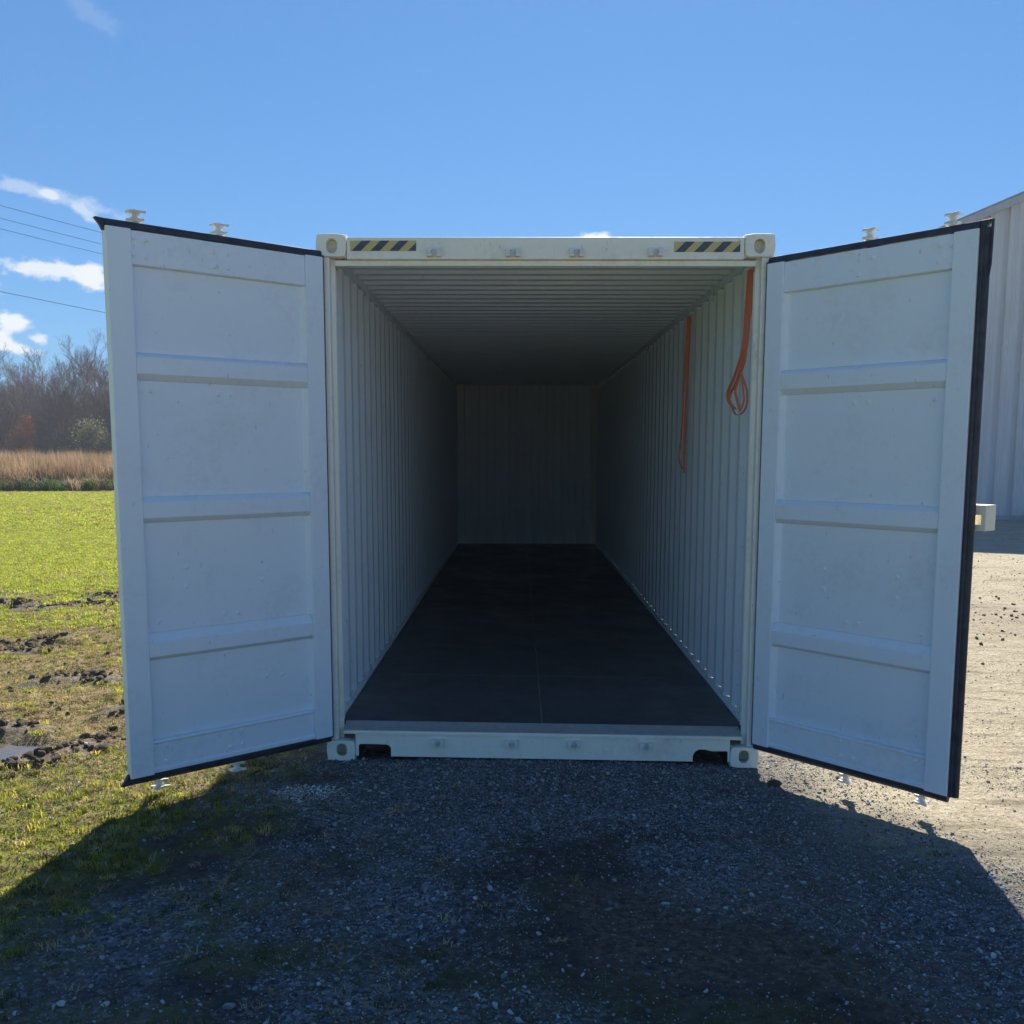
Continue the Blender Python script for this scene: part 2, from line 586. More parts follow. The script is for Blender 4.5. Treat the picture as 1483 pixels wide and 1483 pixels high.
# ---- numpy noise for the terrain
def vnoise(x, y, seed=0):
    xi, yi = np.floor(x).astype(np.int64), np.floor(y).astype(np.int64)
    xf, yf = x - xi, y - yi
    u, v = xf * xf * (3 - 2 * xf), yf * yf * (3 - 2 * yf)

    def h(a, c):
        n = (a * 374761393 + c * 668265263 + seed * 974634777) & 0xFFFFFFFF
        n = ((n ^ (n >> 13)) * 1274126177) & 0xFFFFFFFF
        return ((n ^ (n >> 16)) & 0xFFFF) / 65535.0
    return (h(xi, yi) * (1 - u) + h(xi + 1, yi) * u) * (1 - v) + (h(xi, yi + 1) * (1 - u) + h(xi + 1, yi + 1) * u) * v


def fbm(x, y, sc, octv=4, seed=0, gain=0.5):
    s, a, t = 0, 1.0, 0
    for k in range(octv):
        s = s + a * vnoise(x * sc * 2 ** k + 17.3 * k, y * sc * 2 ** k - 9.1 * k, seed + k)
        t += a
        a *= gain
    return s / t


def sstep(e0, e1, x):
    t = np.clip((x - e0) / (e1 - e0), 0, 1)
    return t * t * (3 - 2 * t)


# centre lines of the churned wheel tracks on the lawn: (x, y, half width)
RIDGES = [((-6.4, 6.30), (-5.95, 6.35), (-5.75, 6.25)), ((-5.62, 5.80), (-5.35, 6.05), (-5.05, 6.30), (-4.85, 6.30)), ((-5.35, 7.0), (-5.0, 7.05), (-4.5, 6.9)),
          ((-4.95, 3.65), (-4.65, 3.85), (-4.40, 4.0)), ((-4.85, 3.25), (-4.62, 3.45), (-4.30, 3.45)), ((-3.78, 2.15), (-3.55, 2.22), (-3.30, 2.20)),
          ((-3.50, 0.80), (-3.25, 0.68)), ((-3.10, -0.22), (-2.93, -0.08), (-2.85, 0.10), (-2.70, 0.36), (-2.60, 0.42)), ((-2.85, 1.22), (-2.70, 1.16)),
          ((-2.62, 0.85), (-2.35, 0.80))]


def seg_dist(x, y, pts):
    best = np.full(x.shape, 1e9)
    for (ax, ay), (bx, by) in zip(pts[:-1], pts[1:]):
        dx, dy = bx - ax, by - ay
        t = np.clip(((x - ax) * dx + (y - ay) * dy) / (dx * dx + dy * dy), 0, 1)
        best = np.minimum(best, np.hypot(x - ax - t * dx, y - ay - t * dy))
    return best


def masks(x, y):
    n = fbm(x, y, 0.9, 5, 3)
    n2 = fbm(x, y, 4.0, 4, 11)
    # lawn: left of a wandering line; far lawn covers everything left of the yard
    edge = -1.75 + 0.35 * np.sin(y * 0.9) - 0.10 * np.clip(y, 0, 60) + (n - 0.5) * 1.6
    grass = sstep(0.25, -0.45, x - edge - (n2 - 0.5) * 0.9)
    near = sstep(0.2, -1.6, y)        # thin scattered grass in front of the container
    thin = near * sstep(0.9, -2.4, x + (n - 0.5) * 2.2) * sstep(0.46, 0.66, n2 + 0.1 * n)
    moss = sstep(-0.4, -1.2, y) * sstep(0.56, 0.66, fbm(x, y, 1.5, 5, 29)) * 0.30 * sstep(0.42, 0.58, n2)
    grass = np.clip(np.maximum(grass, np.maximum(thin * 0.6, moss * sstep(-1.0, 0.5, x))), 0, 1)
    grass = grass * sstep(0.0, 1.0, 1 + 0 * x)
    straw = sstep(8.0, 6.2, y + (n - .5) * 3) * sstep(-0.9, 0.6, y + (n - .5) * 1.5) * sstep(-10.5, -8.5, x) * sstep(-1.0, -2.0, x) * sstep(0.32, 0.50, n2 * 0.6 + n * 0.4)
    straw = np.maximum(straw, 0.75 * sstep(1.0, 0.45, np.hypot((x + 1.75) / 0.45, (y + 0.15) / 0.9)))
    straw = np.maximum(straw, 0.75 * sstep(0.60, 0.70, fbm(x * .6, y * 1.6, 0.35, 5, 66)) * sstep(6, 9, y) * sstep(-3, -5, x))
    straw = np.maximum(straw, 0.9 * sstep(1.2, 0.5, np.hypot((x + 6.1) / 2.0, (y - 9.3) / 1.1) + (n2 - .5)))
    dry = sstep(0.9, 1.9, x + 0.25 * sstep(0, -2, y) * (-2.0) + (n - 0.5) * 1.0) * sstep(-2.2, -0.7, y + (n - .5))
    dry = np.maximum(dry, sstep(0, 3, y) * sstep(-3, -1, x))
    dry = np.maximum(dry, sstep(-4.0, -5.2, y))  # unseen ground behind the camera made pale to bounce light onto the doors
    mud = np.zeros_like(x)
    for pts in RIDGES:
        mud = np.maximum(mud, sstep(0.20, 0.06, seg_dist(x, y, pts) + (n2 - 0.5) * 0.30))
    tr = sstep(0.66, 0.76, fbm(x, y * 2.5, 0.9, 5, 41)) * sstep(-1, 0.5, y) * sstep(9.5, 7.0, y) * sstep(-2.0, -2.8, x) * 0.8
    mud = np.maximum(mud, tr)
    mud = np.maximum(mud, sstep(1.2, 0.7, np.hypot((x + 3.25) / 0.62, (y - 0.25) / 0.42) + (n2 - .5) * .6) * 0.9)
    mud = np.maximum(mud, 0.55 * sstep(1.2, 0.5, np.hypot((x - 4.9) / 1.1, (y - 5.2) / 1.5) + (n2 - .5)))
    mud = np.maximum(mud, 0.6 * sstep(0.60, 0.70, fbm(x + 5, y, 1.3, 5, 55)) * sstep(0.0, -0.8, y) * sstep(2.2, 1.0, np.abs(x)))
    grass = grass * (1 - mud) * (1 - 0.55 * sstep(-0.9, -1.9, y) * sstep(-3.2, -2.2, x))
    return grass, straw * (1 - 0.55 * mud), dry, mud


def stony(x, y):
    return sstep(0.42, 0.57, fbm(x, y, 1.3, 5, 77) * 0.75 + fbm(x, y, 0.6, 3, 78) * 0.25)


def height(x, y):
    h = (fbm(x, y, 0.55, 3, 5) - 0.5) * 0.045 + (fbm(x, y, 3.0, 4, 7) - 0.5) * 0.024
    h = h + (fbm(x, y, 14.0, 3, 8) - 0.5) * 0.010
    h = h * (0.55 + 0.45 * sstep(0.8, 2.6, np.hypot(x * 0.7, y)))
    h = h + 0.020 * sstep(-0.6, -1.3, x) * sstep(2.5, 0.5, np.abs(y)) - 0.045 * sstep(0.5, 1.5, x) * sstep(3.5, 0.5, np.abs(y + 0.6))
    h = h + 0.012 * sstep(0.6, 0.0, np.abs(y + .2)) * sstep(1.0, 0.6, np.abs(x))
    for pts in RIDGES:
        d = seg_dist(x, y, pts)
        h = h + 0.018 * sstep(0.16, 0.02, d + (vnoise(x * 9, y * 9, 3) - .5) * 0.12) - 0.03 * sstep(0.5, 0.25, d) * sstep(0.12, 0.25, d)
    h = h - 0.05 * sstep(1.1, 0.5, np.hypot((x + 3.30) / 0.55, (y - 0.28) / 0.36))
    # under the container the ground stays just below the floor frame
    ins = sstep(1.35, 1.15, np.abs(x)) * sstep(0.15, 0.6, y) * sstep(12.6, 12.2, y)
    h = h * (1 - ins) - 0.05 * ins
    far = sstep(18, 45, np.hypot(x, y))
    return h * (1 - far) + far * (fbm(x, y, 0.03, 3, 9) - 0.5) * 0.25


# ------------------------------------------------------------------ ground
def axis_pts(lo, hi, step, lo_far, hi_far, nlo, nhi):
    core = np.arange(lo, hi + 1e-6, step)
    a = lo - (np.geomspace(step, lo - lo_far, nlo))
    c = hi + (np.geomspace(step, hi_far - hi, nhi))
    return np.concatenate([a[::-1], core, c])


gx = axis_pts(-7.5, 6.0, 0.04, -3000, 3000, 75, 75)
gy = axis_pts(-4.5, 8.5, 0.04, -3000, 3500, 40, 110)
GX, GY = np.meshgrid(gx, gy)
fx, fy = GX.ravel(), GY.ravel()
hz = height(fx, fy)
co = np.stack([fx, fy, hz], 1).astype(np.float32)
nx, ny = len(gx), len(gy)
ii = (np.arange(ny - 1)[:, None] * nx + np.arange(nx - 1)[None, :]).ravel()
quads = np.stack([ii, ii + 1, ii + 1 + nx, ii + nx], 1).astype(np.int32)


def np_mesh(name, co, faces, k=4):
    me = bpy.data.meshes.new(name)
    me.vertices.add(len(co))
    me.vertices.foreach_set('co', np.ascontiguousarray(co, np.float32).ravel())
    nf = len(faces)
    me.loops.add(nf * k)
    me.polygons.add(nf)
    me.loops.foreach_set('vertex_index', np.ascontiguousarray(faces, np.int32).ravel())
    me.polygons.foreach_set('loop_start', np.arange(0, nf * k, k, dtype=np.int32))
    me.update(calc_edges=True)
    return me


gme = np_mesh('ground', co, quads)
gme.polygons.foreach_set('use_smooth', np.ones(len(quads), bool))
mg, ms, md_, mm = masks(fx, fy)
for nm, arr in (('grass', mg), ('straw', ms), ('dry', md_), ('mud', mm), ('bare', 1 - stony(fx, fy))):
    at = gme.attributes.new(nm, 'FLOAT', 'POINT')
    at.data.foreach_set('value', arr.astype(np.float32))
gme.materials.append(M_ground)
ground = bpy.data.objects.new('ground', gme)
C.objects.link(ground)
tag(ground, kind='structure')

bm = bmesh.new()
N = 28
ring = []
for i in range(N):
    t = 2 * math.pi * i / N
    rr = 1 + 0.16 * math.sin(3 * t + 1) + 0.09 * math.sin(5 * t)
    ring.append(bm.verts.new((-3.36 + 0.46 * rr * math.cos(t), 0.26 + 0.24 * rr * math.sin(t), 0.0)))
bm.faces.new(ring)
puddle = obj('puddle', bm, M_water)
puddle.location.z = float(height(np.array([-3.36]), np.array([0.26]))[0]) + 0.016
tag(puddle, 'shallow muddy puddle lying in the wheel track on the lawn', kind='structure')

# ------------------------------------------------------------------ the shipping container
box_root = empty('shipping_container')
tag(box_root, 'pale off-white high steel shipping container standing empty with both end doors swung open', 'shipping container')
CR = box_root


def casting(name, sx, y0, y1, z0, z1, front=True):
    x0, x1 = (-1.219, -1.058) if sx < 0 else (1.058, 1.219)
    bm = bmesh.new()
    hz0, hz1 = (z0 + 0.026, z1 - 0.018) if z0 < 1 else (z0 + 0.018, z1 - 0.026)
    hx0, hx1 = (x0 + 0.056, x1 - 0.048) if sx < 0 else (x0 + 0.048, x1 - 0.056)
    if front:
        plate_hole(bm, x0, x1, z0, z1, hx0, hx1, hz0, hz1, y0, y0 + 0.03, r=0.02)
    else:
        plate_hole(bm, x0, x1, z0, z1, hx0, hx1, hz0, hz1, y1 - 0.03, y1, r=0.02)
    ya, yb = (y0 + 0.03, y1) if front else (y0, y1 - 0.03)
    t = 0.022
    box(bm, x0, x0 + t, ya, yb, z0, z1)
    box(bm, x1 - t, x1, ya, yb, z0, z1)
    box(bm, x0 + t, x1 - t, ya, yb, z0, z0 + t * 0.6)
    box(bm, x0 + t, x1 - t, ya, yb, z1 - t, z1)
    if front:
        box(bm, x0 + t, x1 - t, y0 + (0.062 if z0 > 1 else 0.13), yb, z0 + t * .6, z1 - t)
    else:
        box(bm, x0 + t, x1 - t, ya, ya + 0.02, z0 + t * .6, z1 - t)
    return obj(name, bm, M_frame, CR, bevel=0.005, racked=True)


for sx in (-1, 1):
    casting('corner_casting', sx, -0.006, 0.17, 2.778, 2.896)
    casting('corner_casting', sx, -0.006, 0.17, 0.0, 0.118)
    casting('corner_casting', sx, 12.02, 12.198, 2.778, 2.896, False)
    casting('corner_casting', sx, 12.02, 12.198, 0.0, 0.118, False)
    # front corner post: outer channel, door recess, inner return
    bm = bmesh.new()
    prism(bm, [(sx * 1.213, 0.004), (sx * 1.150, 0.004), (sx * 1.150, 0.060), (sx * 1.128, 0.060), (sx * 1.128, 0.072), (sx * 1.150, 0.072), (sx * 1.150, 0.16), (sx * 1.213, 0.16)], 'z', 0.120, 2.776)
    obj('corner_post', bm, M_frame, CR, bevel=0.004, racked=True)
    bm = bmesh.new()
    prism(bm, [(sx * 1.213, 12.19), (sx * 1.06, 12.19), (sx * 1.06, 12.185), (sx * 1.207, 12.04), (sx * 1.213, 12.04)], 'z', 0.120, 2.776)
    obj('corner_post', bm, M_frame, CR, racked=True)

# header with its lower lip
bm = bmesh.new()
prism(bm, [(0.004, 2.766), (0.004, 2.880), (0.12, 2.880), (0.12, 2.745), (0.062, 2.745), (0.062, 2.766)], 'x', -1.056, 1.056)
obj('header', bm, M_frame, CR, bevel=0.004, racked=True)
bm = bmesh.new()
box(bm, -1.126, 1.126, 0.030, 0.060, 2.735, 2.7645)
obj('header_lip', bm, M_frame, CR, bevel=0.004, racked=True)

# hazard stickers: yellow strip with slanting black bars
for x0, x1, z0, z1 in ((-1.036, -0.686, 2.808, 2.861), (0.682, 1.032, 2.803, 2.856)):
    bm = bmesh.new()
    box(bm, x0, x1, 0.0015, 0.0038, z0, z1)
    st = obj('hazard_sticker', bm, M_yel, CR, racked=True)
    w = 0.058
    pitch = 0.1
    sl = 0.055
    xs = x0 + 0.006
    while xs < x1:
        pts = [(xs, z0), (xs + w * 0.85, z0), (xs + w * .85 + sl, z1), (xs + sl, z1)]
        if xs + w * .85 + sl > x1:      # cut by the strip's end
            zc = z0 + (x1 - xs) / sl * (z1 - z0)
            pts = [(xs, z0), (x1, z0), (x1, min(z1, zc))] if zc <= z1 else [(xs, z0), (min(x1, xs + w * .85), z0), (x1, z0 + (x1 - xs - w * .85) / sl * (z1 - z0)), (x1, z1), (xs + sl, z1)]
        bm = bmesh.new()
        prism(bm, pts, 'y', -0.0002, 0.0012)
        obj('black_stripe', bm, M_blk, st, racked=True)
        xs += pitch

# sill: face with two fork pockets, rounded top edge, sloping threshold
bm = bmesh.new()
Zt, Zb = 0.160, 0.030
P1 = (-1.040, -0.857, 0.099)
P2 = (0.848, 1.046, 0.099)


def sill_outline():
    pts = [(-1.052, Zb)]
    pts = [(-1.056, Zt), (-1.056, Zb), (P1[0], Zb)]
    for a, c, t in (P1, P2):
        r = 0.018 if a < 0 else 0.045
        pts += [(a, Zb), (a, t - 0.012), (a + 0.006, t - 0.003), (a + 0.014, t)]
        if a < 0:
            pts += [(a + 0.08, t + .001), (c - 0.022, t - 0.001), (c - 0.008, t - 0.008), (c, t - 0.022), (c, Zb)]
        else:
            pts = pts[:-3]
            pts += [(a, t - 0.035), (a + 0.012, t - 0.012), (a + 0.035, t + .002), (a + 0.07, t + 0.001), (a + 0.11, t - 0.008), (c - 0.01, t - 0.006), (c, t - 0.012), (c, Zb)]
    pts += [(1.056, Zb), (1.056, Zt)]
    out = []
    for q in pts:
        if not out or abs(q[0] - out[-1][0]) + abs(q[1] - out[-1][1]) > 1e-6:
            out.append(q)
    return out


so = sill_outline()
xs_ = sorted(set(round(q[0], 5) for q in so))


def sill_low(x):
    for (a, c, t) in (P1, P2):
        if a < x < c:
            ys_ = [q for q in so if a - 1e-6 <= q[0] <= c + 1e-6 and q[1] > Zb + 1e-6]
            for p, q in zip(ys_[:-1], ys_[1:]):
                if p[0] <= x <= q[0] and q[0] > p[0]:
                    return p[1] + (q[1] - p[1]) * (x - p[0]) / (q[0] - p[0])
            return t
    return Zb


for xa, xb in zip(xs_[:-1], xs_[1:]):
    if xb - xa < 1e-4:
        continue
    e = min(1e-4, (xb - xa) / 4)
    za, zb = sill_low(xa + e), sill_low(xb - e)
    vs = [bm.verts.new(q) for q in ((xa, 0.004, za), (xb, 0.004, zb), (xb, 0.004, Zt), (xa, 0.004, Zt), (xa, 0.016, za), (xb, 0.016, zb), (xb, 0.016, Zt), (xa, 0.016, Zt))]
    for f in ((0, 1, 2, 3), (7, 6, 5, 4), (0, 4, 5, 1), (3, 2, 6, 7)):
        bm.faces.new([vs[i] for i in f])
bmesh.ops.remove_doubles(bm, verts=bm.verts, dist=1e-5)
obj('sill', bm, M_sill, CR, racked=True)
bm = bmesh.new()
prism(bm, [(-0.003, 0.1605), (-0.003, 0.170), (0.004, 0.175), (0.075, 0.188), (0.13, 0.203), (0.13, 0.180), (0.018, 0.1605)], 'x', -1.126, 1.126)
obj('threshold', bm, M_thr, CR, racked=True)
bm = bmesh.new()
prism(bm, [(-0.006, 0.1603), (-0.007, 0.172), (-0.003, 0.176), (0.010, 0.1775), (0.010, 0.166), (-0.002, 0.160)], 'x', -1.122, 1.122)
obj('sill_lip', bm, M_sill, CR, racked=True)
for a, c, t in (P1, P2):        # tunnel walls of the fork pockets
    bm = bmesh.new()
    box(bm, a - 0.006, a - 0.001, 0.017, 2.2, 0.0, t)
    box(bm, c + 0.001, c + 0.006, 0.017, 2.2, 0.0, t)
    box(bm, a - 0.006, c + 0.006, 0.017, 2.2, t + 0.004, t + 0.009)
    box(bm, a, c, 2.19, 2.2, 0.0, t)
    obj('fork_pocket', bm, M_under, CR, racked=True)
bm = bmesh.new()
box(bm, 0.0, 0.003, 0.0015, 0.0038, 0.031, 0.159)
obj('weld_seam', bm, M_hw, CR, racked=True)

# cam keepers


def keeper_bm():
    bm = bmesh.new()
    box(bm, -0.040, 0.040, -0.004, 0.004, -0.021, 0.021)
    for sx in (-1, 1):
        prism(bm, [(sx * 0.036, -0.020), (sx * 0.036, 0.020), (sx * 0.028, 0.022), (sx * 0.010, 0.018), (sx * 0.010, 0.010), (sx * 0.022, 0.006), (sx * 0.022, -0.006), (sx * 0.010, -0.010), (sx * 0.010, -0.018), (sx * 0.028, -0.022)], 'y', -0.034, -0.004)
    cyl(bm, (-0.022, -0.036, 0), (-0.022, -0.004, 0), 0.008, n=8)
    cyl(bm, (0.022, -0.040, 0), (0.022, -0.004, 0), 0.009, n=8)
    return bm


k0 = None
for x, z in ((-0.589, 2.797), (-0.171, 2.797), (0.166, 2.797), (0.583, 2.799), (-0.591, 0.118), (-0.175, 0.120), (0.176, 0.122), (0.581, 0.119)):
    loc = (x, 0.0, z + rack_dz(x, 0, z))
    if k0 is None:
        k0 = obj('cam_keeper', keeper_bm(), M_hw, CR, loc=loc, bevel=0.002)
    else:
        share(k0, loc=loc)

# corrugated side walls


def corrugated(name, sx, y0, y1, z0, z1):
    bm = bmesh.new()
    xo, xi, t = 1.205, 1.169, 0.0025
    pitch = 0.278
    prof = [(y0, xi), (y0 + 0.16, xi)]
    y = y0 + 0.16
    while y + pitch < y1 - 0.06:
        prof += [(y + 0.068, xo), (y + 0.068 + 0.070, xo), (y + 0.206, xi), (y + pitch, xi)]
        y += pitch
    prof += [(y1, xi)]
    vs = []
    for yy, xx in prof:
        vs.append([bm.verts.new((sx * (xx + d), yy, z)) for d in (0, t) for z in (z0, z1)])
    for a, c in zip(vs[:-1], vs[1:]):
        bm.faces.new((a[0], c[0], c[1], a[1]))
        bm.faces.new((a[2], a[3], c[3], c[2]))
        bm.faces.new((a[1], c[1], c[3], a[3]))
    return obj(name, bm, M_wall, CR, racked=True)


for sx in (-1, 1):
    corrugated('side_wall', sx, 0.1605, 12.16, 0.235, 2.80)
    bm = bmesh.new()
    prism(bm, [(sx * 1.155, 0.06), (sx * 1.213, 0.06), (sx * 1.213, 0.234), (sx * 1.163, 0.234), (sx * 1.163, 0.212), (sx * 1.155, 0.212)], 'y', 0.171, 12.02)
    obj('bottom_side_rail', bm, M_wall, CR, racked=True)
    bm = bmesh.new()
    box(bm, sx * 1.160, sx * 1.212, 0.171, 12.02, 2.801, 2.866)
    obj('top_side_rail', bm, M_wall, CR, racked=True)
    # lashing bar behind the post
    bm = bmesh.new()
    cyl(bm, (sx * 1.140, 0.110, 0.22), (sx * 1.140, 0.110, 2.72), 0.010, n=10)
    for z in (0.3, 0.9, 1.5, 2.1, 2.65):
        box(bm, sx * 1.140, sx * 1.152, 0.102, 0.118, z, z + 0.03)
    obj('lashing_bar', bm, M_wall, CR, racked=True)

lr = None
for sx in (-1, 1):
    for k in range(10):
        for z in (0.262, 2.775):
            y = 0.26 + k * 1.19
            if lr is None:
                bm = bmesh.new()
                n = 10
                R0, r0 = 0.026, 0.005
                rings = []
                for i in range(n):
                    a = 2 * math.pi * i / n
                    c = Vector((0, R0 * math.cos(a), R0 * math.sin(a)))
                    e = c.normalized()
                    rings.append([bm.verts.new(c + e * r0 * math.cos(q) + Vector((1, 0, 0)) * r0 * math.sin(q)) for q in (0, 1.57, 3.14, 4.71)])
                for i in range(n):
                    for j in range(4):
                        bm.faces.new((rings[i][j], rings[(i + 1) % n][j], rings[(i + 1) % n][(j + 1) % 4], rings[i][(j + 1) % 4]))
                lr = obj('lashing_ring', bm, M_hw, CR, loc=(sx * 1.150, y, z))
            else:
                share(lr, loc=(sx * 1.150, y, z))

# end wall (corrugated) and roof
bm = bmesh.new()
prof = []
x = -1.165
while x < 1.16:
    prof += [(x, 12.10), (x + 0.11, 12.10), (x + 0.128, 12.145), (x + 0.232, 12.145), (x + 0.25, 12.10)]
    x += 0.2501
prof = [q for q in prof if q[0] <= 1.166]
for (xa, ya), (xb, yb) in zip(prof[:-1], prof[1:]):
    if xb - xa < 1e-3:
        continue
    vs = [bm.verts.new(q) for q in ((xa, ya, 0.20), (xb, yb, 0.20), (xb, yb, 2.841), (xa, ya, 2.841))]
    bm.faces.new(vs)
box(bm, -1.20, 1.20, 12.161, 12.166, 0.10, 2.868)
obj('end_wall', bm, M_wall, CR)
bm = bmesh.new()
y = 0.12
prof = [(0.12, 2.842)]
while y < 11.9:
    prof += [(y + 0.055, 2.842), (y + 0.075, 2.862), (y + 0.175, 2.862), (y + 0.195, 2.842)]
    y += 0.21
prof += [(12.16, 2.842)]
A = [(bm.verts.new((-1.165, a, z)), bm.verts.new((1.165, a, z)), bm.verts.new((-1.165, a, z + 0.003)), bm.verts.new((1.165, a, z + 0.003))) for a, z in prof]
for p, q in zip(A[:-1], A[1:]):
    bm.faces.new((p[0], p[1], q[1], q[0]))
    bm.faces.new((p[2], q[2], q[3], p[3]))
obj('roof', bm, M_wall, CR)
bm = bmesh.new()
box(bm, -1.056, 1.056, 12.03, 12.19, 2.869, 2.884)
obj('end_rail', bm, M_frame, CR)
bm = bmesh.new()
box(bm, -1.056, 1.056, 12.03, 12.16, 0.02, 0.09)
obj('end_rail', bm, M_frame, CR)

# plywood floor boards
ys = [0.131, 1.417, 3.83, 6.25, 8.67, 11.09, 12.098]
for a, c in zip(ys[:-1], ys[1:]):
    for x0, x1 in ((-1.153, -0.004), (0.004, 1.153)):
        bm = bmesh.new()
        box(bm, x0, x1, a + 0.005, c - 0.005, 0.178, 0.205)
        obj('floor_board', bm, M_floor, CR, bevel=0.002, racked=True)
bm = bmesh.new()
for k in range(40):
    y = 0.3 + k * 0.30
    box(bm, -1.15, 1.15, y, y + 0.045, 0.06, 0.177)
cm = obj('cross_members', bm, M_under, CR, racked=True)
tag(cm, kind='stuff')
bm = bmesh.new()
box(bm, -1.15, 1.15, 0.131, 12.1, 0.1705, 0.1755)
box(bm, -0.0025, 0.0025, 0.14, 12.1, 0.1760, 0.2035)
for yy in ys[1:-1]:
    box(bm, -1.15, 1.15, yy - 0.0035, yy + 0.0035, 0.1760, 0.2035)
obj('floor_underlay', bm, M_dust, CR, racked=True)

# ---- doors.  local frame: x = s*u away from the hinge, y = d towards the outside face, z up
ZB, ZT = 0.148, 2.755
W = 1.165
ANG = {-1: R(43.734), 1: R(-51.62)}
HX = {-1: -1.178, 1: 1.172}


def make_door(s):
    def bx(bm, u0, u1, d0, d1, z0, z1):
        box(bm, *(sorted((s * u0, s * u1))), d0, d1, z0, z1)

    # the door itself: its two stiles and outer skin
    bm = bmesh.new()
    bx(bm, 0.0, 0.106, 0.0, 0.048, ZB, ZT)
    bx(bm, 1.047, W, 0.0, 0.048, ZB, ZT)
    bx(bm, 0.106, 1.047, 0.042, 0.048, ZB, ZT)
    D = obj('door', bm, M_door, CR, loc=(HX[s], -0.024, -RACK * s * 1.18), bevel=0.004)
    D.rotation_euler = (0, 0, ANG[s])
    D.scale = (1, 1, 1)
    tag(D, ('left' if s < 0 else 'right') + ' door of the container, folded well outwards, showing its ribbed inner face')
    # rails
    bm = bmesh.new()
    prism(bm, [(0.010, 2.599), (0.010, ZT - 0.004), (0.0415, ZT - 0.004), (0.0415, 2.594), (0.030, 2.594)], 'x', s * 0.107, s * 1.046)
    obj('top_rail', bm, M_door, D, bevel=0.003)
    bm = bmesh.new()
    prism(bm, [(0.012, ZB + 0.003), (0.012, ZB + 0.022), (0.020, ZB + 0.026), (0.022, 0.296), (0.010, 0.302), (0.012, 0.312), (0.0415, 0.316), (0.0415, ZB + 0.003)], 'x', s * 0.107, s * 1.046)
    obj('bottom_rail', bm, M_door, D, bevel=0.002)
    # ribs
    segs = []
    for zf1, zf0, zs1, zs0 in ((2.176, 2.098, 2.196, 2.068), (1.490, 1.415, 1.515, 1.391), (0.806, 0.736, 0.850, 0.716)):
        bm = bmesh.new()
        prism(bm, [(0.037, zs0), (0.003, zf0), (0.003, zf1), (0.012, zf1 + 0.006), (0.037, zs1), (0.0415, zs1), (0.0415, zs0)], 'x', s * 0.107, s * 1.046)
        obj('rib', bm, M_door, D, bevel=0.003)
        segs.append((zs0, zs1))
    # recessed panels between them, each with a slanting edge on the hinge side
    zs = [0.317] + [q for a, c in sorted(segs) for q in (a - 0.001, c + 0.001)] + [2.593]
    for z0, z1 in zip(zs[0::2], zs[1::2]):
        bm = bmesh.new()
        prism(bm, [(s * 0.107, 0.006), (s * 0.128, 0.036), (s * 1.046, 0.036), (s * 1.046, 0.0414), (s * 0.107, 0.0414)], 'z', z0, z1)
        obj('door_panel', bm, M_door, D)
    # gasket
    bm = bmesh.new()
    for zz, sg in ((ZT, 1), (ZB, -1)):
        prism(bm, [(0.008, zz + sg * 0.001), (0.010, zz + sg * 0.021), (0.018, zz + sg * 0.034), (0.030, zz + sg * 0.034), (0.036, zz + sg * 0.016), (0.046, zz + sg * 0.001)], 'x', s * 0.0, s * (W - 0.002))
        # corner fin
        if s > 0 and sg < 0:
            continue
        e = 1.208 if s < 0 else 1.222
        prism(bm, [(s * (W - 0.0015), zz - sg * 0.02), (s * (W - 0.0015), zz + sg * 0.033), (s * (e - 0.004), zz + sg * 0.036), (s * e, zz + sg * 0.030), (s * (W + 0.02), zz + sg * 0.004), (s * (W + 0.008), zz - sg * 0.02)], 'y', 0.016, 0.036)
    if s > 0:
        g = s * W
        prism(bm, [(g + 0.001, 0.010), (g + 0.014, 0.006), (g + 0.022, 0.012), (g + 0.030, 0.010), (g + 0.040, 0.014), (g + 0.046, 0.024), (g + 0.046, 0.034), (g + 0.001, 0.046)], 'z', ZB - 0.002, ZT + 0.002)
        prism(bm, [(g + 0.046, ZT - 0.22), (g + 0.046, ZT + 0.02), (g + 0.057, ZT + 0.026), (g + 0.055, ZT - 0.16)], 'y', 0.020, 0.030)
    else:
        bx(bm, W - 0.05, W - 0.004, 0.0485, 0.056, ZB, ZT)
    bx(bm, -0.010, -0.0015, 0.006, 0.04, ZB - 0.01, ZT + 0.01)
    obj('gasket', bm, M_rub, D, bevel=0.002)
    # bolts of the outside fittings showing through
    if s < 0:
        bl = [(0.974, 2.713), (0.974, 2.638), (1.036, 2.715), (1.036, 2.640), (0.627, 2.706), (0.552, 2.702), (0.628, 2.632), (0.551, 2.634), (1.036, 2.02), (0.965, 2.019), (0.613, 2.016), (0.545, 2.018),
              (0.820, 1.159), (0.822, 1.065), (0.395, 1.163), (0.397, 1.064), (0.618, 0.906), (0.541, 0.903), (1.036, 0.898), (0.972, 0.900), (0.385, 0.542), (0.292, 0.539),
              (0.970, 0.276), (0.974, 0.200), (1.036, 0.276), (1.036, 0.200), (0.617, 0.281), (0.551, 0.276), (0.619, 0.204), (0.552, 0.205)]
    else:
        bl = [(0.978, 2.707), (0.975, 2.634), (1.036, 2.70), (0.552, 2.70), (0.626, 2.702), (0.552, 2.632), (0.545, 2.012), (0.625, 2.013), (0.974, 2.016), (1.036, 2.016), (0.408, 1.166), (0.409, 1.060),
              (0.830, 1.162), (0.829, 1.058), (0.550, 0.904), (0.623, 0.905), (0.971, 0.897), (1.036, 0.901), (0.552, 0.284), (0.558, 0.209), (0.626, 0.286), (0.634, 0.210),
              (0.984, 0.275), (0.985, 0.203), (1.036, 0.275)]
    b0 = None
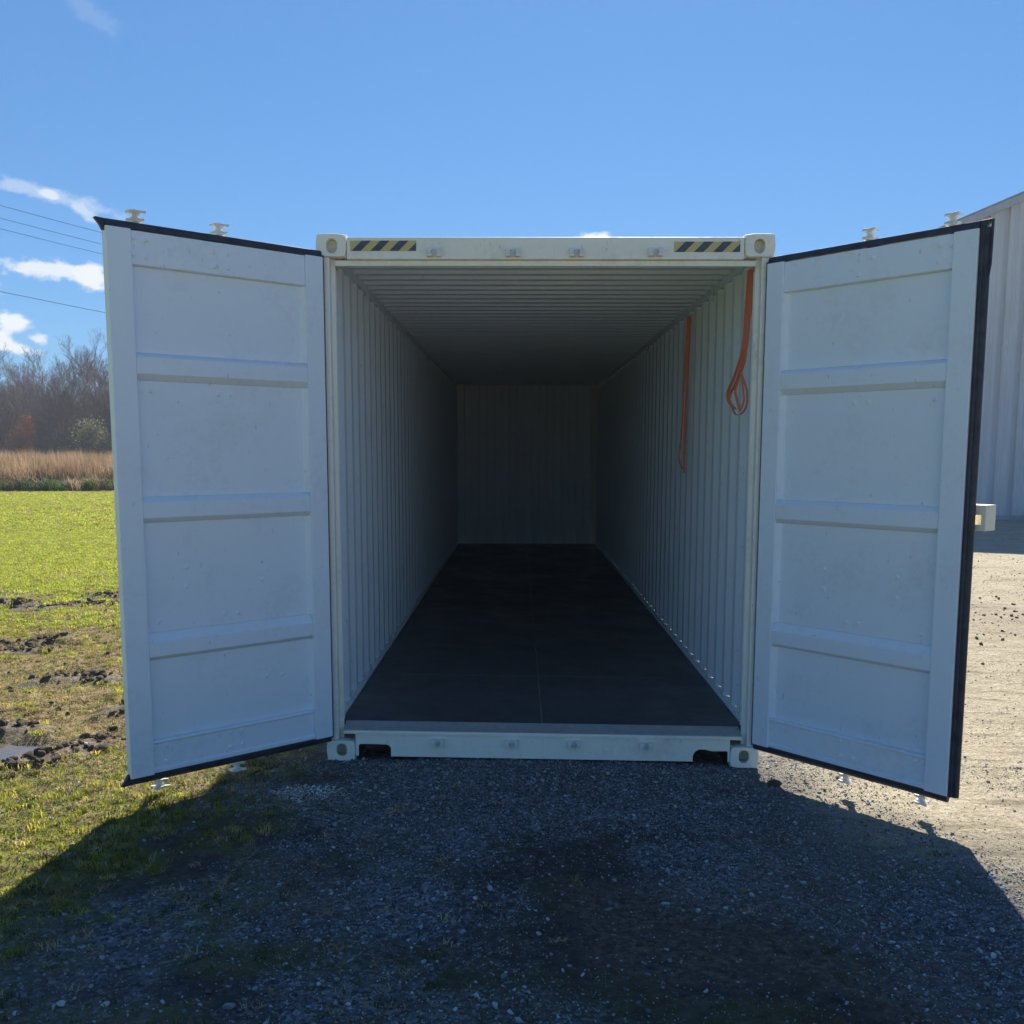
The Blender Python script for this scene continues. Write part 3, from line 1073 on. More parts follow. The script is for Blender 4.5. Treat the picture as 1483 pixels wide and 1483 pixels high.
    for u, z in bl:
        d = 0.010 if z > 2.6 else (0.021 if z < 0.31 else 0.036)
        if b0 is None:
            bm = bmesh.new()
            cyl(bm, (0, -0.003, 0), (0, 0.001, 0), 0.0145, n=12)
            cyl(bm, (0, -0.012, 0), (0, -0.003, 0), 0.0065, 0.0105, n=8)
            b0 = obj('bolt', bm, M_door, D, loc=(s * u, d, z), smooth=False)
        else:
            share(b0, loc=(s * u, d, z))
    # lock rods with cam ends, brackets and handles on the outside
    for u in ((0.556, 0.986) if s < 0 else (0.558, 0.992)):
        bm = bmesh.new()
        cyl(bm, (s * u, 0.082, 0.10), (s * u, 0.082, 2.81), 0.0165, n=12)
        obj('lock_rod', bm, M_hw, D, smooth=True)
        for zc, sg in ((2.806, 1), (0.100, -1)):
            bm = bmesh.new()
            cyl(bm, (s * u, 0.082, zc), (s * u, 0.082, zc + sg * 0.046), 0.016, n=10)
            for h, wl_, wr in ((0.002, 0.034, 0.030), (0.038, 0.036, 0.040)):
                a0, a1 = sorted((zc + sg * h, zc + sg * (h + 0.012)))
                q = 0.006 if h < 0.02 else 0
                prism(bm, [(s * u - 0.034, 0.066), (s * u - 0.012, 0.052), (s * u + 0.012, 0.060), (s * u + wr, 0.050), (s * u + wr + 0.004, 0.058), (s * u + 0.016, 0.078),
                           (s * u + 0.014, 0.096), (s * u + 0.030, 0.108), (s * u - 0.006, 0.102), (s * u - wl_, 0.110), (s * u - 0.040, 0.100), (s * u - 0.018, 0.084)], 'z', a0, a1)
            # flared horns
            for dx in (-1, 1):
                z2 = zc + sg * 0.046
                prism(bm, [(s * u + dx * 0.010, zc + sg * 0.028), (s * u + dx * 0.038, z2 + sg * 0.002), (s * u + dx * 0.010, z2 + sg * 0.006)], 'y', 0.068, 0.092)
                prism(bm, [(s * u + dx * 0.010, zc + sg * 0.020), (s * u + dx * 0.033, zc - sg * 0.001), (s * u + dx * 0.010, zc - sg * 0.002)], 'y', 0.070, 0.090)
            obj('cam', bm, M_hw, D, bevel=0.0015)
        for z in (0.24, 0.90, 2.02, 2.67):
            bm = bmesh.new()
            bx(bm, u - 0.055, u + 0.055, 0.0485, 0.054, z - 0.03, z + 0.03)
            bx(bm, u - 0.022, u + 0.022, 0.054, 0.104, z - 0.022, z + 0.022)
            obj('rod_bracket', bm, M_hw, D, bevel=0.002)
        bm = bmesh.new()
        bx(bm, u - 0.42 if u > 0.8 else u - 0.30, u, 0.100, 0.108, 1.09, 1.13)
        bx(bm, u - 0.03, u + 0.03, 0.098, 0.112, 1.06, 1.16)
        obj('handle', bm, M_hw, D, bevel=0.002)
    for z in (0.35, 1.05, 1.95, 2.60):
        bm = bmesh.new()
        bx(bm, 0.0, 0.16, 0.0485, 0.058, z - 0.035, z + 0.035)
        cyl(bm, (s * -0.006, 0.056, z - 0.05), (s * -0.006, 0.056, z + 0.05), 0.012, n=10)
        obj('hinge', bm, M_hw, D)
    if s > 0:       # steel box that shields the padlock, welded to the outside and standing past the edge
        u0, u1, z0, z1 = 1.100, 1.250, 1.413, 1.531
        bm = bmesh.new()
        t = 0.005
        bx(bm, u0, u1, 0.049, 0.049 + t, z1 - 0.045, z1 - t)
        bx(bm, u0, u1, 0.049, 0.049 + t, z0 + t, z0 + 0.028)
        bx(bm, u1 - 0.022, u1, 0.049, 0.049 + t, z0 + 0.028, z1 - 0.045)
        bx(bm, u0, u1, 0.049, 0.14, z1 - t, z1)
        bx(bm, u0, u1, 0.049, 0.14, z0, z0 + t)
        bx(bm, u1 - t, u1, 0.0545, 0.14, z0 + t, z1 - t)
        bx(bm, u0, u1 - t, 0.135, 0.14, z0 + t, z1 - t)
        lb = obj('lock_box', bm, M_box, D, bevel=0.002)
        bm = bmesh.new()
        cyl(bm, (s * 1.220, 0.132, z0 + 0.038), (s * 1.220, 0.128, z0 + 0.038), 0.007, n=8)
        obj('dark_hole_disc', bm, M_under, D)  # dark disc on the back plate, its colour standing in for a small hole
    return D


make_door(-1)
make_door(1)

# ------------------------------------------------------------------ webbing straps inside


def ribbon(bm, pts, w, t=0.003, wd=None):
    """a flat band following pts; wd = width direction"""
    wd = Vector(wd or (0, 1, 0)).normalized()
    rows = []
    for i, p in enumerate(pts):
        p = Vector(p)
        a = Vector(pts[max(0, i - 1)])
        c = Vector(pts[min(len(pts) - 1, i + 1)])
        d = (c - a).normalized()
        side = (wd - d * wd.dot(d)).normalized()
        n = d.cross(side)
        ww = w[i] if isinstance(w, (list, tuple)) else w
        rows.append([bm.verts.new(p + side * ww / 2 * q + n * t / 2 * r) for q, r in ((-1, -1), (1, -1), (1, 1), (-1, 1))])
    for a, c in zip(rows[:-1], rows[1:]):
        for i in range(4):
            j = (i + 1) % 4
            bm.faces.new((a[i], a[j], c[j], c[i]))
    bm.faces.new(rows[0][::-1])
    bm.faces.new(rows[-1])


def smooth_pts(pts, n=6):
    out = []
    P = [Vector(p) for p in pts]
    for i in range(len(P) - 1):
        p0, p1, p2, p3 = P[max(0, i - 1)], P[i], P[i + 1], P[min(len(P) - 1, i + 2)]
        for k in range(n):
            t = k / n
            out.append(0.5 * ((2 * p1) + (p2 - p0) * t + (2 * p0 - 5 * p1 + 4 * p2 - p3) * t * t + (3 * p1 - p0 - 3 * p2 + p3) * t ** 3))
    out.append(P[-1])
    return [tuple(p) for p in out]


bm = bmesh.new()
for pts, w in (([(1.140, 0.262, 2.75), (1.128, 0.262, 2.55), (1.122, 0.262, 2.38), (1.114, 0.30, 2.28), (1.100, 0.42, 2.17), (1.092, 0.53, 2.10), (1.096, 0.51, 2.045), (1.112, 0.40, 1.995)], 0.021),
               ([(1.154, 0.240, 2.75), (1.140, 0.235, 2.55), (1.134, 0.23, 2.38), (1.124, 0.28, 2.26), (1.108, 0.38, 2.15), (1.094, 0.47, 2.09), (1.092, 0.50, 2.06)], 0.020),
               ([(1.130, 0.215, 2.75), (1.148, 0.210, 2.58), (1.128, 0.22, 2.42), (1.128, 0.25, 2.27), (1.112, 0.34, 2.16), (1.104, 0.38, 2.10), (1.110, 0.33, 2.03), (1.115, 0.28, 1.98)], 0.015),
               ([(1.112, 0.30, 2.21), (1.122, 0.24, 2.15), (1.134, 0.20, 2.08), (1.132, 0.20, 2.01), (1.120, 0.26, 1.968), (1.108, 0.34, 1.962), (1.104, 0.42, 1.99), (1.096, 0.48, 2.05)], 0.013),
               ([(1.116, 0.28, 2.20), (1.118, 0.24, 2.11), (1.124, 0.23, 2.04), (1.118, 0.27, 1.99)], 0.011)):
    ribbon(bm, smooth_pts(pts, 8), w, 0.0022, wd=(1, 0.35, 0.1))
s1 = obj('strap', bm, M_web)
tag(s1, 'wide orange webbing strap looped up on the right wall just inside the door frame', 'strap')
bm = bmesh.new()
for pts, w in (([(1.150, 2.40, 2.77), (1.135, 2.40, 2.5), (1.138, 2.39, 2.2), (1.126, 2.37, 1.9), (1.130, 2.36, 1.59)], 0.020),
               ([(1.160, 2.42, 2.77), (1.150, 2.42, 2.45), (1.140, 2.42, 2.15), (1.142, 2.42, 1.95), (1.136, 2.41, 1.80)], 0.016),
               ([(1.146, 2.46, 2.77), (1.128, 2.45, 2.3), (1.120, 2.46, 1.95), (1.112, 2.52, 1.75), (1.114, 2.50, 1.67), (1.124, 2.40, 1.62)], 0.013)):
    ribbon(bm, smooth_pts(pts, 8), w, 0.0022, wd=(1, 0.35, 0.1))
s2 = obj('strap', bm, M_web)
tag(s2, 'narrow orange webbing strap hanging straight down further inside on the right wall', 'strap')

# ------------------------------------------------------------------ metal shed on the right
shed = empty('metal_shed', (8.5, 21.9, 0))
tag(shed, 'pale ribbed sheet metal shed with a low gable, beyond the right door', 'shed')
EAVE, SLOPE, WID = 6.45, 0.425, 22.0


def rake(x):
    return EAVE + SLOPE * min(x, WID - x)


p_lo = None
NP = 22
pw = WID / NP


def rib_profile():
    # one metre sheet: two ribs 0.5 m apart
    return [(0.0, 0.0), (0.06, 0.0), (0.08, 0.075), (0.19, 0.075), (0.21, 0.0), (0.30, 0.0), (0.31, -0.012), (0.33, -0.012), (0.34, 0.0), (0.40, 0.0), (0.41, -0.012), (0.43, -0.012), (0.44, 0.0), (0.5, 0.0)]


def sheet(z0, ztop, x_off):
    bm = bmesh.new()
    pr = rib_profile()
    pts = [(a, d) for a, d in pr] + [(a + 0.5, d) for a, d in pr[1:]]
    vs = []
    for a, d in pts:
        zt = ztop(a + x_off) if callable(ztop) else ztop
        vs.append((bm.verts.new((a - 0.0 + 0.001, d, z0)), bm.verts.new((a + 0.001, d, zt))))
    for p, q in zip(vs[:-1], vs[1:]):
        bm.faces.new((p[0], q[0], q[1], p[1]))
    return bm


for k in range(NP):
    if p_lo is None:
        p_lo = obj('wall_panel', sheet(0.12, 4.49, 0), M_shed, shed, loc=(k * pw, 0, 0))
    else:
        share(p_lo, loc=(k * pw, 0, 0))
    obj('wall_panel', sheet(4.46, rake, k * pw), M_shed, shed, loc=(k * pw, -0.018, 0))
scr0 = None
bm = bmesh.new()
for k in range(NP * 2):
    for zz in (0.5, 1.6, 2.7, 3.6, 4.35, 4.6, 5.6, 6.3, 7.3):
        if zz < rake(k * 0.5 + 0.25) - 0.2:
            cyl(bm, (k * 0.5 + 0.25, -0.008, zz), (k * 0.5 + 0.25, 0.012, zz), 0.012, n=5)
so_ = obj('screws', bm, M_trim, shed)
tag(so_, kind='stuff')
bm = bmesh.new()
prism(bm, [(-0.35, rake(-0.35) - 0.16), (WID / 2, rake(WID / 2) - 0.16), (WID + 0.35, rake(-0.35) - 0.16), (WID + 0.35, rake(-0.35) + 0.04), (WID / 2, rake(WID / 2) + 0.04), (-0.35, rake(-0.35) + 0.04)], 'y', -0.18, -0.14)
prism(bm, [(-0.35, rake(-0.35) - 0.17), (WID / 2, rake(WID / 2) - 0.17), (WID + 0.35, rake(-0.35) - 0.17), (WID + 0.35, rake(-0.35) - 0.15), (WID / 2, rake(WID / 2) - 0.15), (-0.35, rake(-0.35) - 0.15)], 'y', -0.139, 0.0)
obj('rake_trim', bm, M_trim, shed)
for sg in (0, 1):
    bm = bmesh.new()
    xa, xb = (-0.4, WID / 2) if sg == 0 else (WID + 0.4, WID / 2)
    za, zb = rake(-0.4) + 0.05, rake(WID / 2) + 0.05
    vs = [bm.verts.new(q) for q in ((xa, -0.2, za), (xb, -0.2, zb), (xb, 30, zb), (xa, 30, za), (xa, -0.2, za + 0.03), (xb, -0.2, zb + 0.03), (xb, 30, zb + 0.03), (xa, 30, za + 0.03))]
    for f in ((0, 3, 2, 1), (4, 5, 6, 7), (0, 1, 5, 4), (1, 2, 6, 5), (2, 3, 7, 6), (3, 0, 4, 7)):
        bm.faces.new([vs[i] for i in f])
    obj('roof', bm, M_trim, shed)
for X in (0.0, WID):
    bm = bmesh.new()
    y = 0.05
    while y < 29.5:
        box(bm, X - 0.02, X + 0.02, y, y + 0.42, 0.12, EAVE)
        box(bm, X - 0.05, X + 0.05, y + 0.421, y + 0.499, 0.12, EAVE)
        y += 0.5
    obj('side_wall', bm, M_shed, shed)
bm = bmesh.new()
box(bm, -0.05, WID + 0.05, 0.09, 29.6, -0.1, 0.118)
obj('footing', bm, M_conc, shed)
bm = bmesh.new()
box(bm, 0, WID, 29.5, 29.55, 0.12, EAVE)
obj('rear_wall', bm, M_shed, shed)
bm = bmesh.new()
box(bm, -0.03, WID + 0.03, -0.045, 0.088, 0.0, 0.119)
obj('base_trim', bm, M_trim, shed)

bm = bmesh.new()
bc = (12.93 + 0.45, 21.3, 0.26)
cyl(bm, (12.98, 21.3, 0.17), (13.75, 21.3, 0.17), 0.155, n=20)
cyl(bm, (12.93, 21.3, 0.17), (12.98, 21.3, 0.17), 0.11, 0.155, n=20)
cyl(bm, (13.25, 21.3, 0.17), (13.28, 21.3, 0.17), 0.162, n=20)
tag(obj('barrel', bm, M_bar, smooth=False), 'small dark green barrel lying at the foot of the metal shed', 'barrel')

# ------------------------------------------------------------------ overhead wires
wires = [((-17.1, 28.8), (-15.2, 32.6), 9.5, 'uppermost of the overhead wires left of the container'),
         ((-17.9, 30.1), (-15.95, 34.0), 9.42, 'second overhead wire from the top left of the container'),
         ((-18.5, 31.0), (-16.5, 35.1), 9.3, 'third overhead wire from the top, just above the long cloud'),
         ((-14.45, 23.6), (-12.85, 27.3), 6.0, 'lowest single overhead wire, passing below the long cloud')]
for (ax, ay), (bx_, by), zz, lab in wires:
    d = Vector((bx_ - ax, by - ay)).normalized()
    bm = bmesh.new()
    prev = None
    for k in range(-10, 70):
        t = k * 3.5
        sag = 0.0010 * (((t + 12) % 60) - 30) ** 2 - 0.25
        cur = (ax + d.x * t, ay + d.y * t, zz + sag)
        if prev:
            cyl(bm, prev, cur, 0.0075, n=5, caps=False)
        prev = cur
    tag(obj('power_line', bm, M_wire), lab, 'power line', 'overhead wires')

# ------------------------------------------------------------------ scatter by geometry nodes
src = {}


def source(name, bm, m, smooth=False):
    me = bpy.data.meshes.new(name)
    bm.to_mesh(me)
    bm.free()
    me.materials.append(m)
    if smooth:
        for p in me.polygons:
            p.use_smooth = True
    return bpy.data.objects.new(name, me)


def scatter(name, pts, rots, scls, sources, label=None):
    me = bpy.data.meshes.new(name)
    me.vertices.add(len(pts))
    me.vertices.foreach_set('co', np.ascontiguousarray(pts, np.float32).ravel())
    a = me.attributes.new('rot', 'FLOAT_VECTOR', 'POINT')
    a.data.foreach_set('vector', np.ascontiguousarray(rots, np.float32).ravel())
    a = me.attributes.new('scl', 'FLOAT_VECTOR', 'POINT')
    a.data.foreach_set('vector', np.ascontiguousarray(scls, np.float32).ravel())
    o = bpy.data.objects.new(name, me)
    C.objects.link(o)
    ng = bpy.data.node_groups.new(name, 'GeometryNodeTree')
    ng.interface.new_socket('Geometry', in_out='INPUT', socket_type='NodeSocketGeometry')
    ng.interface.new_socket('Geometry', in_out='OUTPUT', socket_type='NodeSocketGeometry')
    gi, go = ng.nodes.new('NodeGroupInput'), ng.nodes.new('NodeGroupOutput')
    iop = ng.nodes.new('GeometryNodeInstanceOnPoints')
    ng.links.new(gi.outputs[0], iop.inputs['Points'])
    col = bpy.data.collections.new(name + '_shapes')
    for q in sources:
        col.objects.link(q)
    ci = ng.nodes.new('GeometryNodeCollectionInfo')
    ci.inputs['Collection'].default_value = col
    ci.inputs['Separate Children'].default_value = True
    ci.inputs['Reset Children'].default_value = True
    ng.links.new(ci.outputs[0], iop.inputs['Instance'])
    iop.inputs['Pick Instance'].default_value = True
    for an, tp, sk in (('rot', 'FLOAT_VECTOR', 'Rotation'), ('scl', 'FLOAT_VECTOR', 'Scale')):
        na = ng.nodes.new('GeometryNodeInputNamedAttribute')
        na.data_type = tp
        na.inputs['Name'].default_value = an
        if sk == 'Rotation':
            e2r = ng.nodes.new('FunctionNodeEulerToRotation')
            ng.links.new(na.outputs[0], e2r.inputs[0])
            ng.links.new(e2r.outputs[0], iop.inputs[sk])
        else:
            ng.links.new(na.outputs[0], iop.inputs[sk])
    ri = ng.nodes.new('FunctionNodeRandomValue')
    ri.data_type = 'INT'
    for s_ in ri.inputs:
        if s_.name == 'Min' and s_.type == 'INT':
            s_.default_value = 0
        if s_.name == 'Max' and s_.type == 'INT':
            s_.default_value = len(sources) - 1
    out_i = [s_ for s_ in ri.outputs if s_.type == 'INT'][0]
    ng.links.new(out_i, iop.inputs['Instance Index'])
    ng.links.new(iop.outputs[0], go.inputs[0])
    md = o.modifiers.new('scatter', 'NODES')
    md.node_group = ng
    tag(o, label, kind='stuff')
    return o


rs = np.random.default_rng(7)


def stone_src(seed, m, flat=0.7):
    r_ = random.Random(seed)
    bm = bmesh.new()
    bmesh.ops.create_icosphere(bm, subdivisions=2, radius=0.56)
    dirs = [Vector((r_.gauss(0, 1), r_.gauss(0, 1), r_.gauss(0, 1))).normalized() for _ in range(9)]
    cut = [r_.uniform(0.20, 0.40) for _ in dirs]
    for v in bm.verts:      # chop by random planes -> angular crushed stone
        for d, c in zip(dirs, cut):
            q = v.co.dot(d)
            if q > c:
                v.co -= d * (q - c)
        v.co.z *= flat
    bmesh.ops.remove_doubles(bm, verts=bm.verts, dist=0.02)
    return source('stone_shape', bm, m)


st_src = [stone_src(i, M_stone) for i in range(6)]
dst_src = [stone_src(20 + i, M_drystone, 0.6) for i in range(5)]


def stones(name, n, xr, yr, prob, smin, smax, srcs, power=2.2, sink=0.25, label=None):
    x = rs.uniform(*xr, n)
    y = rs.uniform(*yr, n)
    keep = rs.uniform(0, 1, n) < prob(x, y)
    x, y = x[keep], y[keep]
    n = len(x)
    s = smin * (1 - rs.uniform(0, 1, n) * (1 - (smin / smax) ** power)) ** (-1 / power)
    z = height(x, y) + s * 0.35 * (1 - sink * 2)
    rot = np.stack([rs.normal(0, 0.3, n), rs.normal(0, 0.3, n), rs.uniform(0, 6.28, n)], 1)
    scl = np.stack([s * rs.uniform(0.8, 1.4, n), s * rs.uniform(0.7, 1.1, n), s * rs.uniform(0.7, 1.1, n)], 1)
    return scatter(name, np.stack([x, y, z], 1), rot, scl, srcs, label)


def p_gravel(x, y):
    g, st_, dr, mu = masks(x, y)
    pat = stony(x, y)
    under = (np.abs(x) < 1.2) & (y > 0.05)
    return np.where(under, 0, (1 - 0.85 * g) * (1 - 0.6 * mu) * (0.14 + 0.86 * pat) * (1 - 0.75 * dr) * (0.25 + 0.75 * sstep(-2.9, -0.6, x + 0.3 * y)))


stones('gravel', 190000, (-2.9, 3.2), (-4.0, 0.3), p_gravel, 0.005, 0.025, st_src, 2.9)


def p_dry(x, y):
    g, st_, dr, mu = masks(x, y)
    pat = sstep(0.40, 0.62, fbm(x, y, 1.1, 4, 88))
    return dr * (1 - g) * (0.10 + 0.9 * pat) * np.where((np.abs(x) < 1.25) & (y > 0), 0, 1)


stones('dry_gravel', 60000, (0.8, 7.5), (-2.2, 9.0), p_dry, 0.005, 0.022, dst_src, 2.8)
stones('dry_gravel', 16000, (4.0, 13.0), (8.5, 21.0), lambda x, y: 0.6 * p_dry(x, y), 0.010, 0.035, dst_src, 2.8)
# loose pale stones on the dirt at the left
stones('loose_stones', 2200, (-3.2, 0.5), (-4.5, 0.3), lambda x, y: 0.35 + 0 * x, 0.008, 0.036, st_src)
# a small broken patch of pale chips near the left foot of the container
b = MatB('chalky_stone')
M_chalk = b.set(b.ramp(b.rnd(), [(0.0, (0.45, 0.45, 0.43)), (1.0, (0.80, 0.80, 0.77))]), 0.9)
stones('pale_chips', 2600, (-1.50, -0.95), (-0.80, -0.38), lambda x, y: sstep(1.15, 0.45, np.hypot((x + 1.22) / .20, (y + .58) / .13) + (fbm(x, y, 14, 3, 5) - .5)), 0.006, 0.020, [stone_src(50, M_chalk, .4)])


def tuft_src(seed, m, nb, h, spread, lean, w=0.004):
    r_ = random.Random(seed)
    bm = bmesh.new()
    for _ in range(nb):
        a = r_.uniform(0, 6.283)
        r0 = spread * math.sqrt(r_.random())
        px, py = r0 * math.cos(a), r0 * math.sin(a)
        hh = h * r_.uniform(0.5, 1.1)
        la = r_.uniform(0, 6.283)
        ln = lean * r_.uniform(0.2, 1.2) * hh
        wx, wy = math.cos(la + 1.57) * w, math.sin(la + 1.57) * w
        p = [(px, py, 0), (px + ln * 0.35 * math.cos(la), py + ln * 0.35 * math.sin(la), hh * 0.6), (px + ln * math.cos(la), py + ln * math.sin(la), hh * (1 - 0.2 * lean))]
        v0, v1 = bm.verts.new((p[0][0] - wx, p[0][1] - wy, 0)), bm.verts.new((p[0][0] + wx, p[0][1] + wy, 0))
        v2, v3 = bm.verts.new((p[1][0] - wx * .8, p[1][1] - wy * .8, p[1][2])), bm.verts.new((p[1][0] + wx * .8, p[1][1] + wy * .8, p[1][2]))
        v4 = bm.verts.new(p[2])
        bm.faces.new((v0, v1, v3, v2))
        bm.faces.new((v2, v3, v4))
    return source('tuft_shape', bm, m)


def tufts(name, n, xr, yr, prob, smin, smax, srcs, label=None):
    x = rs.uniform(*xr, n)
    y = rs.uniform(*yr, n)
    keep = rs.uniform(0, 1, n) < prob(x, y)
    x, y = x[keep], y[keep]
    n = len(x)
    s = rs.uniform(smin, smax, n)
    z = height(x, y) - 0.003
    rot = np.stack([rs.normal(0, 0.12, n), rs.normal(0, 0.12, n), rs.uniform(0, 6.28, n)], 1)
    return scatter(name, np.stack([x, y, z], 1), rot, np.stack([s, s, s * rs.uniform(.7, 1.2, n)], 1), srcs, label)


g_near = [tuft_src(100 + i, M_grass, 16, 0.042, 0.030, 1.0, 0.0022) for i in range(4)] + [tuft_src(110 + i, M_straw, 14, 0.035, 0.03, 1.3, 0.0020) for i in range(3)]
g_mid = [tuft_src(120 + i, M_lawn, 22, 0.045, 0.075, 0.9, 0.0045) for i in range(3)] + [tuft_src(130, M_straw, 12, 0.05, 0.07, 1.2, 0.004)]
g_far = [tuft_src(160 + i, M_lawn, 34, 0.040, 0.19, 0.9, 0.009) for i in range(3)] + [tuft_src(165, M_straw, 24, 0.055, 0.17, 1.0, 0.008)]
g_str = [tuft_src(140 + i, M_straw, 16, 0.030, 0.035, 1.8, 0.0020) for i in range(3)] + [tuft_src(145, M_dim, 12, 0.030, 0.03, 1.2, 0.002)]
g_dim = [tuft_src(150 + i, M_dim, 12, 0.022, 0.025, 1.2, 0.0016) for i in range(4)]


def nounder(x, y):
    return np.where((np.abs(x) < 1.23) & (y > -0.02) & (y < 12.4), 0, 1)


tufts('grass', 42000, (-6.5, -1.3), (-2.6, 6.0), lambda x, y: masks(x, y)[0] * (1 - 0.5 * sstep(-0.6, -1.6, y)) * (1 - 0.9 * masks(x, y)[1]) * nounder(x, y) * (0.45 + 0.55 * sstep(0.4, 0.55, fbm(x, y, 2.2, 3, 61))), 0.6, 1.15, g_near)
tufts('dry_grass', 34000, (-7.5, -1.3), (-2.4, 8.0), lambda x, y: np.maximum(masks(x, y)[1], 0.25 * masks(x, y)[0]) * nounder(x, y), 0.6, 1.2, g_str)
vis = lambda x, y: sstep(-0.12, -0.20, x / (y + 5.8)) * sstep(-0.75, -0.62, x / (y + 5.8))
tufts('lawn_grass', 110000, (-18, -2.0), (4.5, 19.0), lambda x, y: masks(x, y)[0] * (1 - .5 * masks(x, y)[1]) * vis(x, y), 0.6, 1.0, g_mid)
tufts('lawn_grass', 90000, (-34, -4.0), (17.0, 40.5), lambda x, y: masks(x, y)[0] * vis(x, y) * (0.5 + 0.5 * sstep(.35, .5, fbm(x, y, .5, 3, 91))), 0.7, 1.1, g_far)
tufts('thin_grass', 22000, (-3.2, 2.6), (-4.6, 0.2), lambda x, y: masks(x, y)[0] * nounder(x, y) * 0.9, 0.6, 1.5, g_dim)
tufts('sparse_straw', 2600, (-2.8, 2.4), (-4.4, 0.1), lambda x, y: 0.3 * nounder(x, y) * sstep(1.5, -2.5, x), 0.5, 1.0, g_str[:2])

# mud clods thrown up along the tracks


def clod_src(seed):
    r_ = random.Random(seed)
    bm = bmesh.new()
    bmesh.ops.create_icosphere(bm, subdivisions=2, radius=0.5)
    off = [r_.uniform(0, 50) for _ in range(2)]
    for v in bm.verts:
        k = 0.75 + 0.55 * float(vnoise(np.array([v.co.x * 4 + off[0] + v.co.z * 2]), np.array([v.co.y * 4 + off[1] - v.co.z * 3]), seed)[0])
        v.co *= k
        v.co.z *= 0.7
    return source('clod_shape', bm, M_clod)


csrc = [clod_src(300 + i) for i in range(5)]
cx, cy_, cs = [], [], []
for pts in RIDGES:
    L = sum(math.dist(a, c) for a, c in zip(pts[:-1], pts[1:]))
    for _ in range(int(L * 80)):
        k = rs.integers(0, len(pts) - 1)
        t = rs.uniform()
        cx.append(pts[k][0] + (pts[k + 1][0] - pts[k][0]) * t + rs.normal(0, 0.075))
        cy_.append(pts[k][1] + (pts[k + 1][1] - pts[k][1]) * t + rs.normal(0, 0.085))
        cs.append(0.02 + 0.035 * rs.uniform() ** 2.5 + (0.03 if rs.uniform() < 0.08 else 0))
n_ex = 1100
ex, ey = rs.uniform(-7, -2.2, n_ex), rs.uniform(-0.8, 8, n_ex)
cx += list(ex)
cy_ += list(ey)
cs += list(0.012 + 0.03 * rs.uniform(0, 1, n_ex) ** 2)
# crumbs on the yard at the right
ex, ey = rs.normal(4.9, 1.0, 500), rs.normal(5.2, 1.5, 500)
cx += list(ex)
cy_ += list(ey)
cs += list(0.008 + 0.03 * rs.uniform(0, 1, 500) ** 3)
cx, cy_, cs = map(np.array, (cx, cy_, cs))
kp = ~((np.abs(cx) < 1.25) & (cy_ > 0))
cx, cy_, cs = cx[kp], cy_[kp], cs[kp]
n = len(cx)
scatter('mud_clods', np.stack([cx, cy_, height(cx, cy_) + cs * 0.22], 1), rs.uniform(0, 6.28, (n, 3)) * [0.15, 0.15, 1], np.stack([cs * rs.uniform(.9, 1.5, n), cs, cs], 1), csrc)
# single clod at the right foot of the container
bm = bmesh.new()
bmesh.ops.create_icosphere(bm, subdivisions=3, radius=0.5)
for v in bm.verts:
    k = 0.7 + 0.6 * float(fbm(np.array([v.co.x * 3 + v.co.z * 2]), np.array([v.co.y * 3 - v.co.z]), 1.3, 3, 9)[0])
    v.co = v.co * k
    v.co.x *= 1.4
    v.co.z *= 0.7
o = obj('clod', bm, M_clod, loc=(1.245, -0.27, -0.02))
o.scale = (0.055, 0.05, 0.055)
tag(o, 'small dark lump of mud beside the right front foot of the container', 'clod of mud')

# ------------------------------------------------------------------ reeds and weeds beyond the lawn


def reed_src(seed, m, nb, h, spread, w, lean=0.25):
    return tuft_src(seed, m, nb, h, spread, lean, w)


r_src = [reed_src(400 + i, M_reed, 46, 1.55, 0.42, 0.011) for i in range(5)]
w_src = [reed_src(410 + i, M_weed, 46, 0.62, 0.34, 0.016, 0.8) for i in range(4)] + [reed_src(416, M_reed, 30, 0.8, 0.3, 0.014, 0.5)]
tufts('reeds', 9500, (-48, 26), (41.3, 60), lambda x, y: 1 + 0 * x, 0.75, 1.12, r_src, 'band of tall brown dry reeds between the lawn and the wood')
tufts('reeds', 6000, (-90, 60), (60, 100), lambda x, y: 0.8 + 0 * x, 0.85, 1.1, r_src, 'further reaches of tall brown dry reeds in front of the wood')
tufts('weeds', 3600, (-48, 26), (39.6, 42.0), lambda x, y: sstep(.3, .5, fbm(x, y * .2, .25, 3, 4)) * 0.8 + .2, 0.6, 1.15, w_src, 'fringe of low green weeds along the foot of the reeds')

# ------------------------------------------------------------------ trees


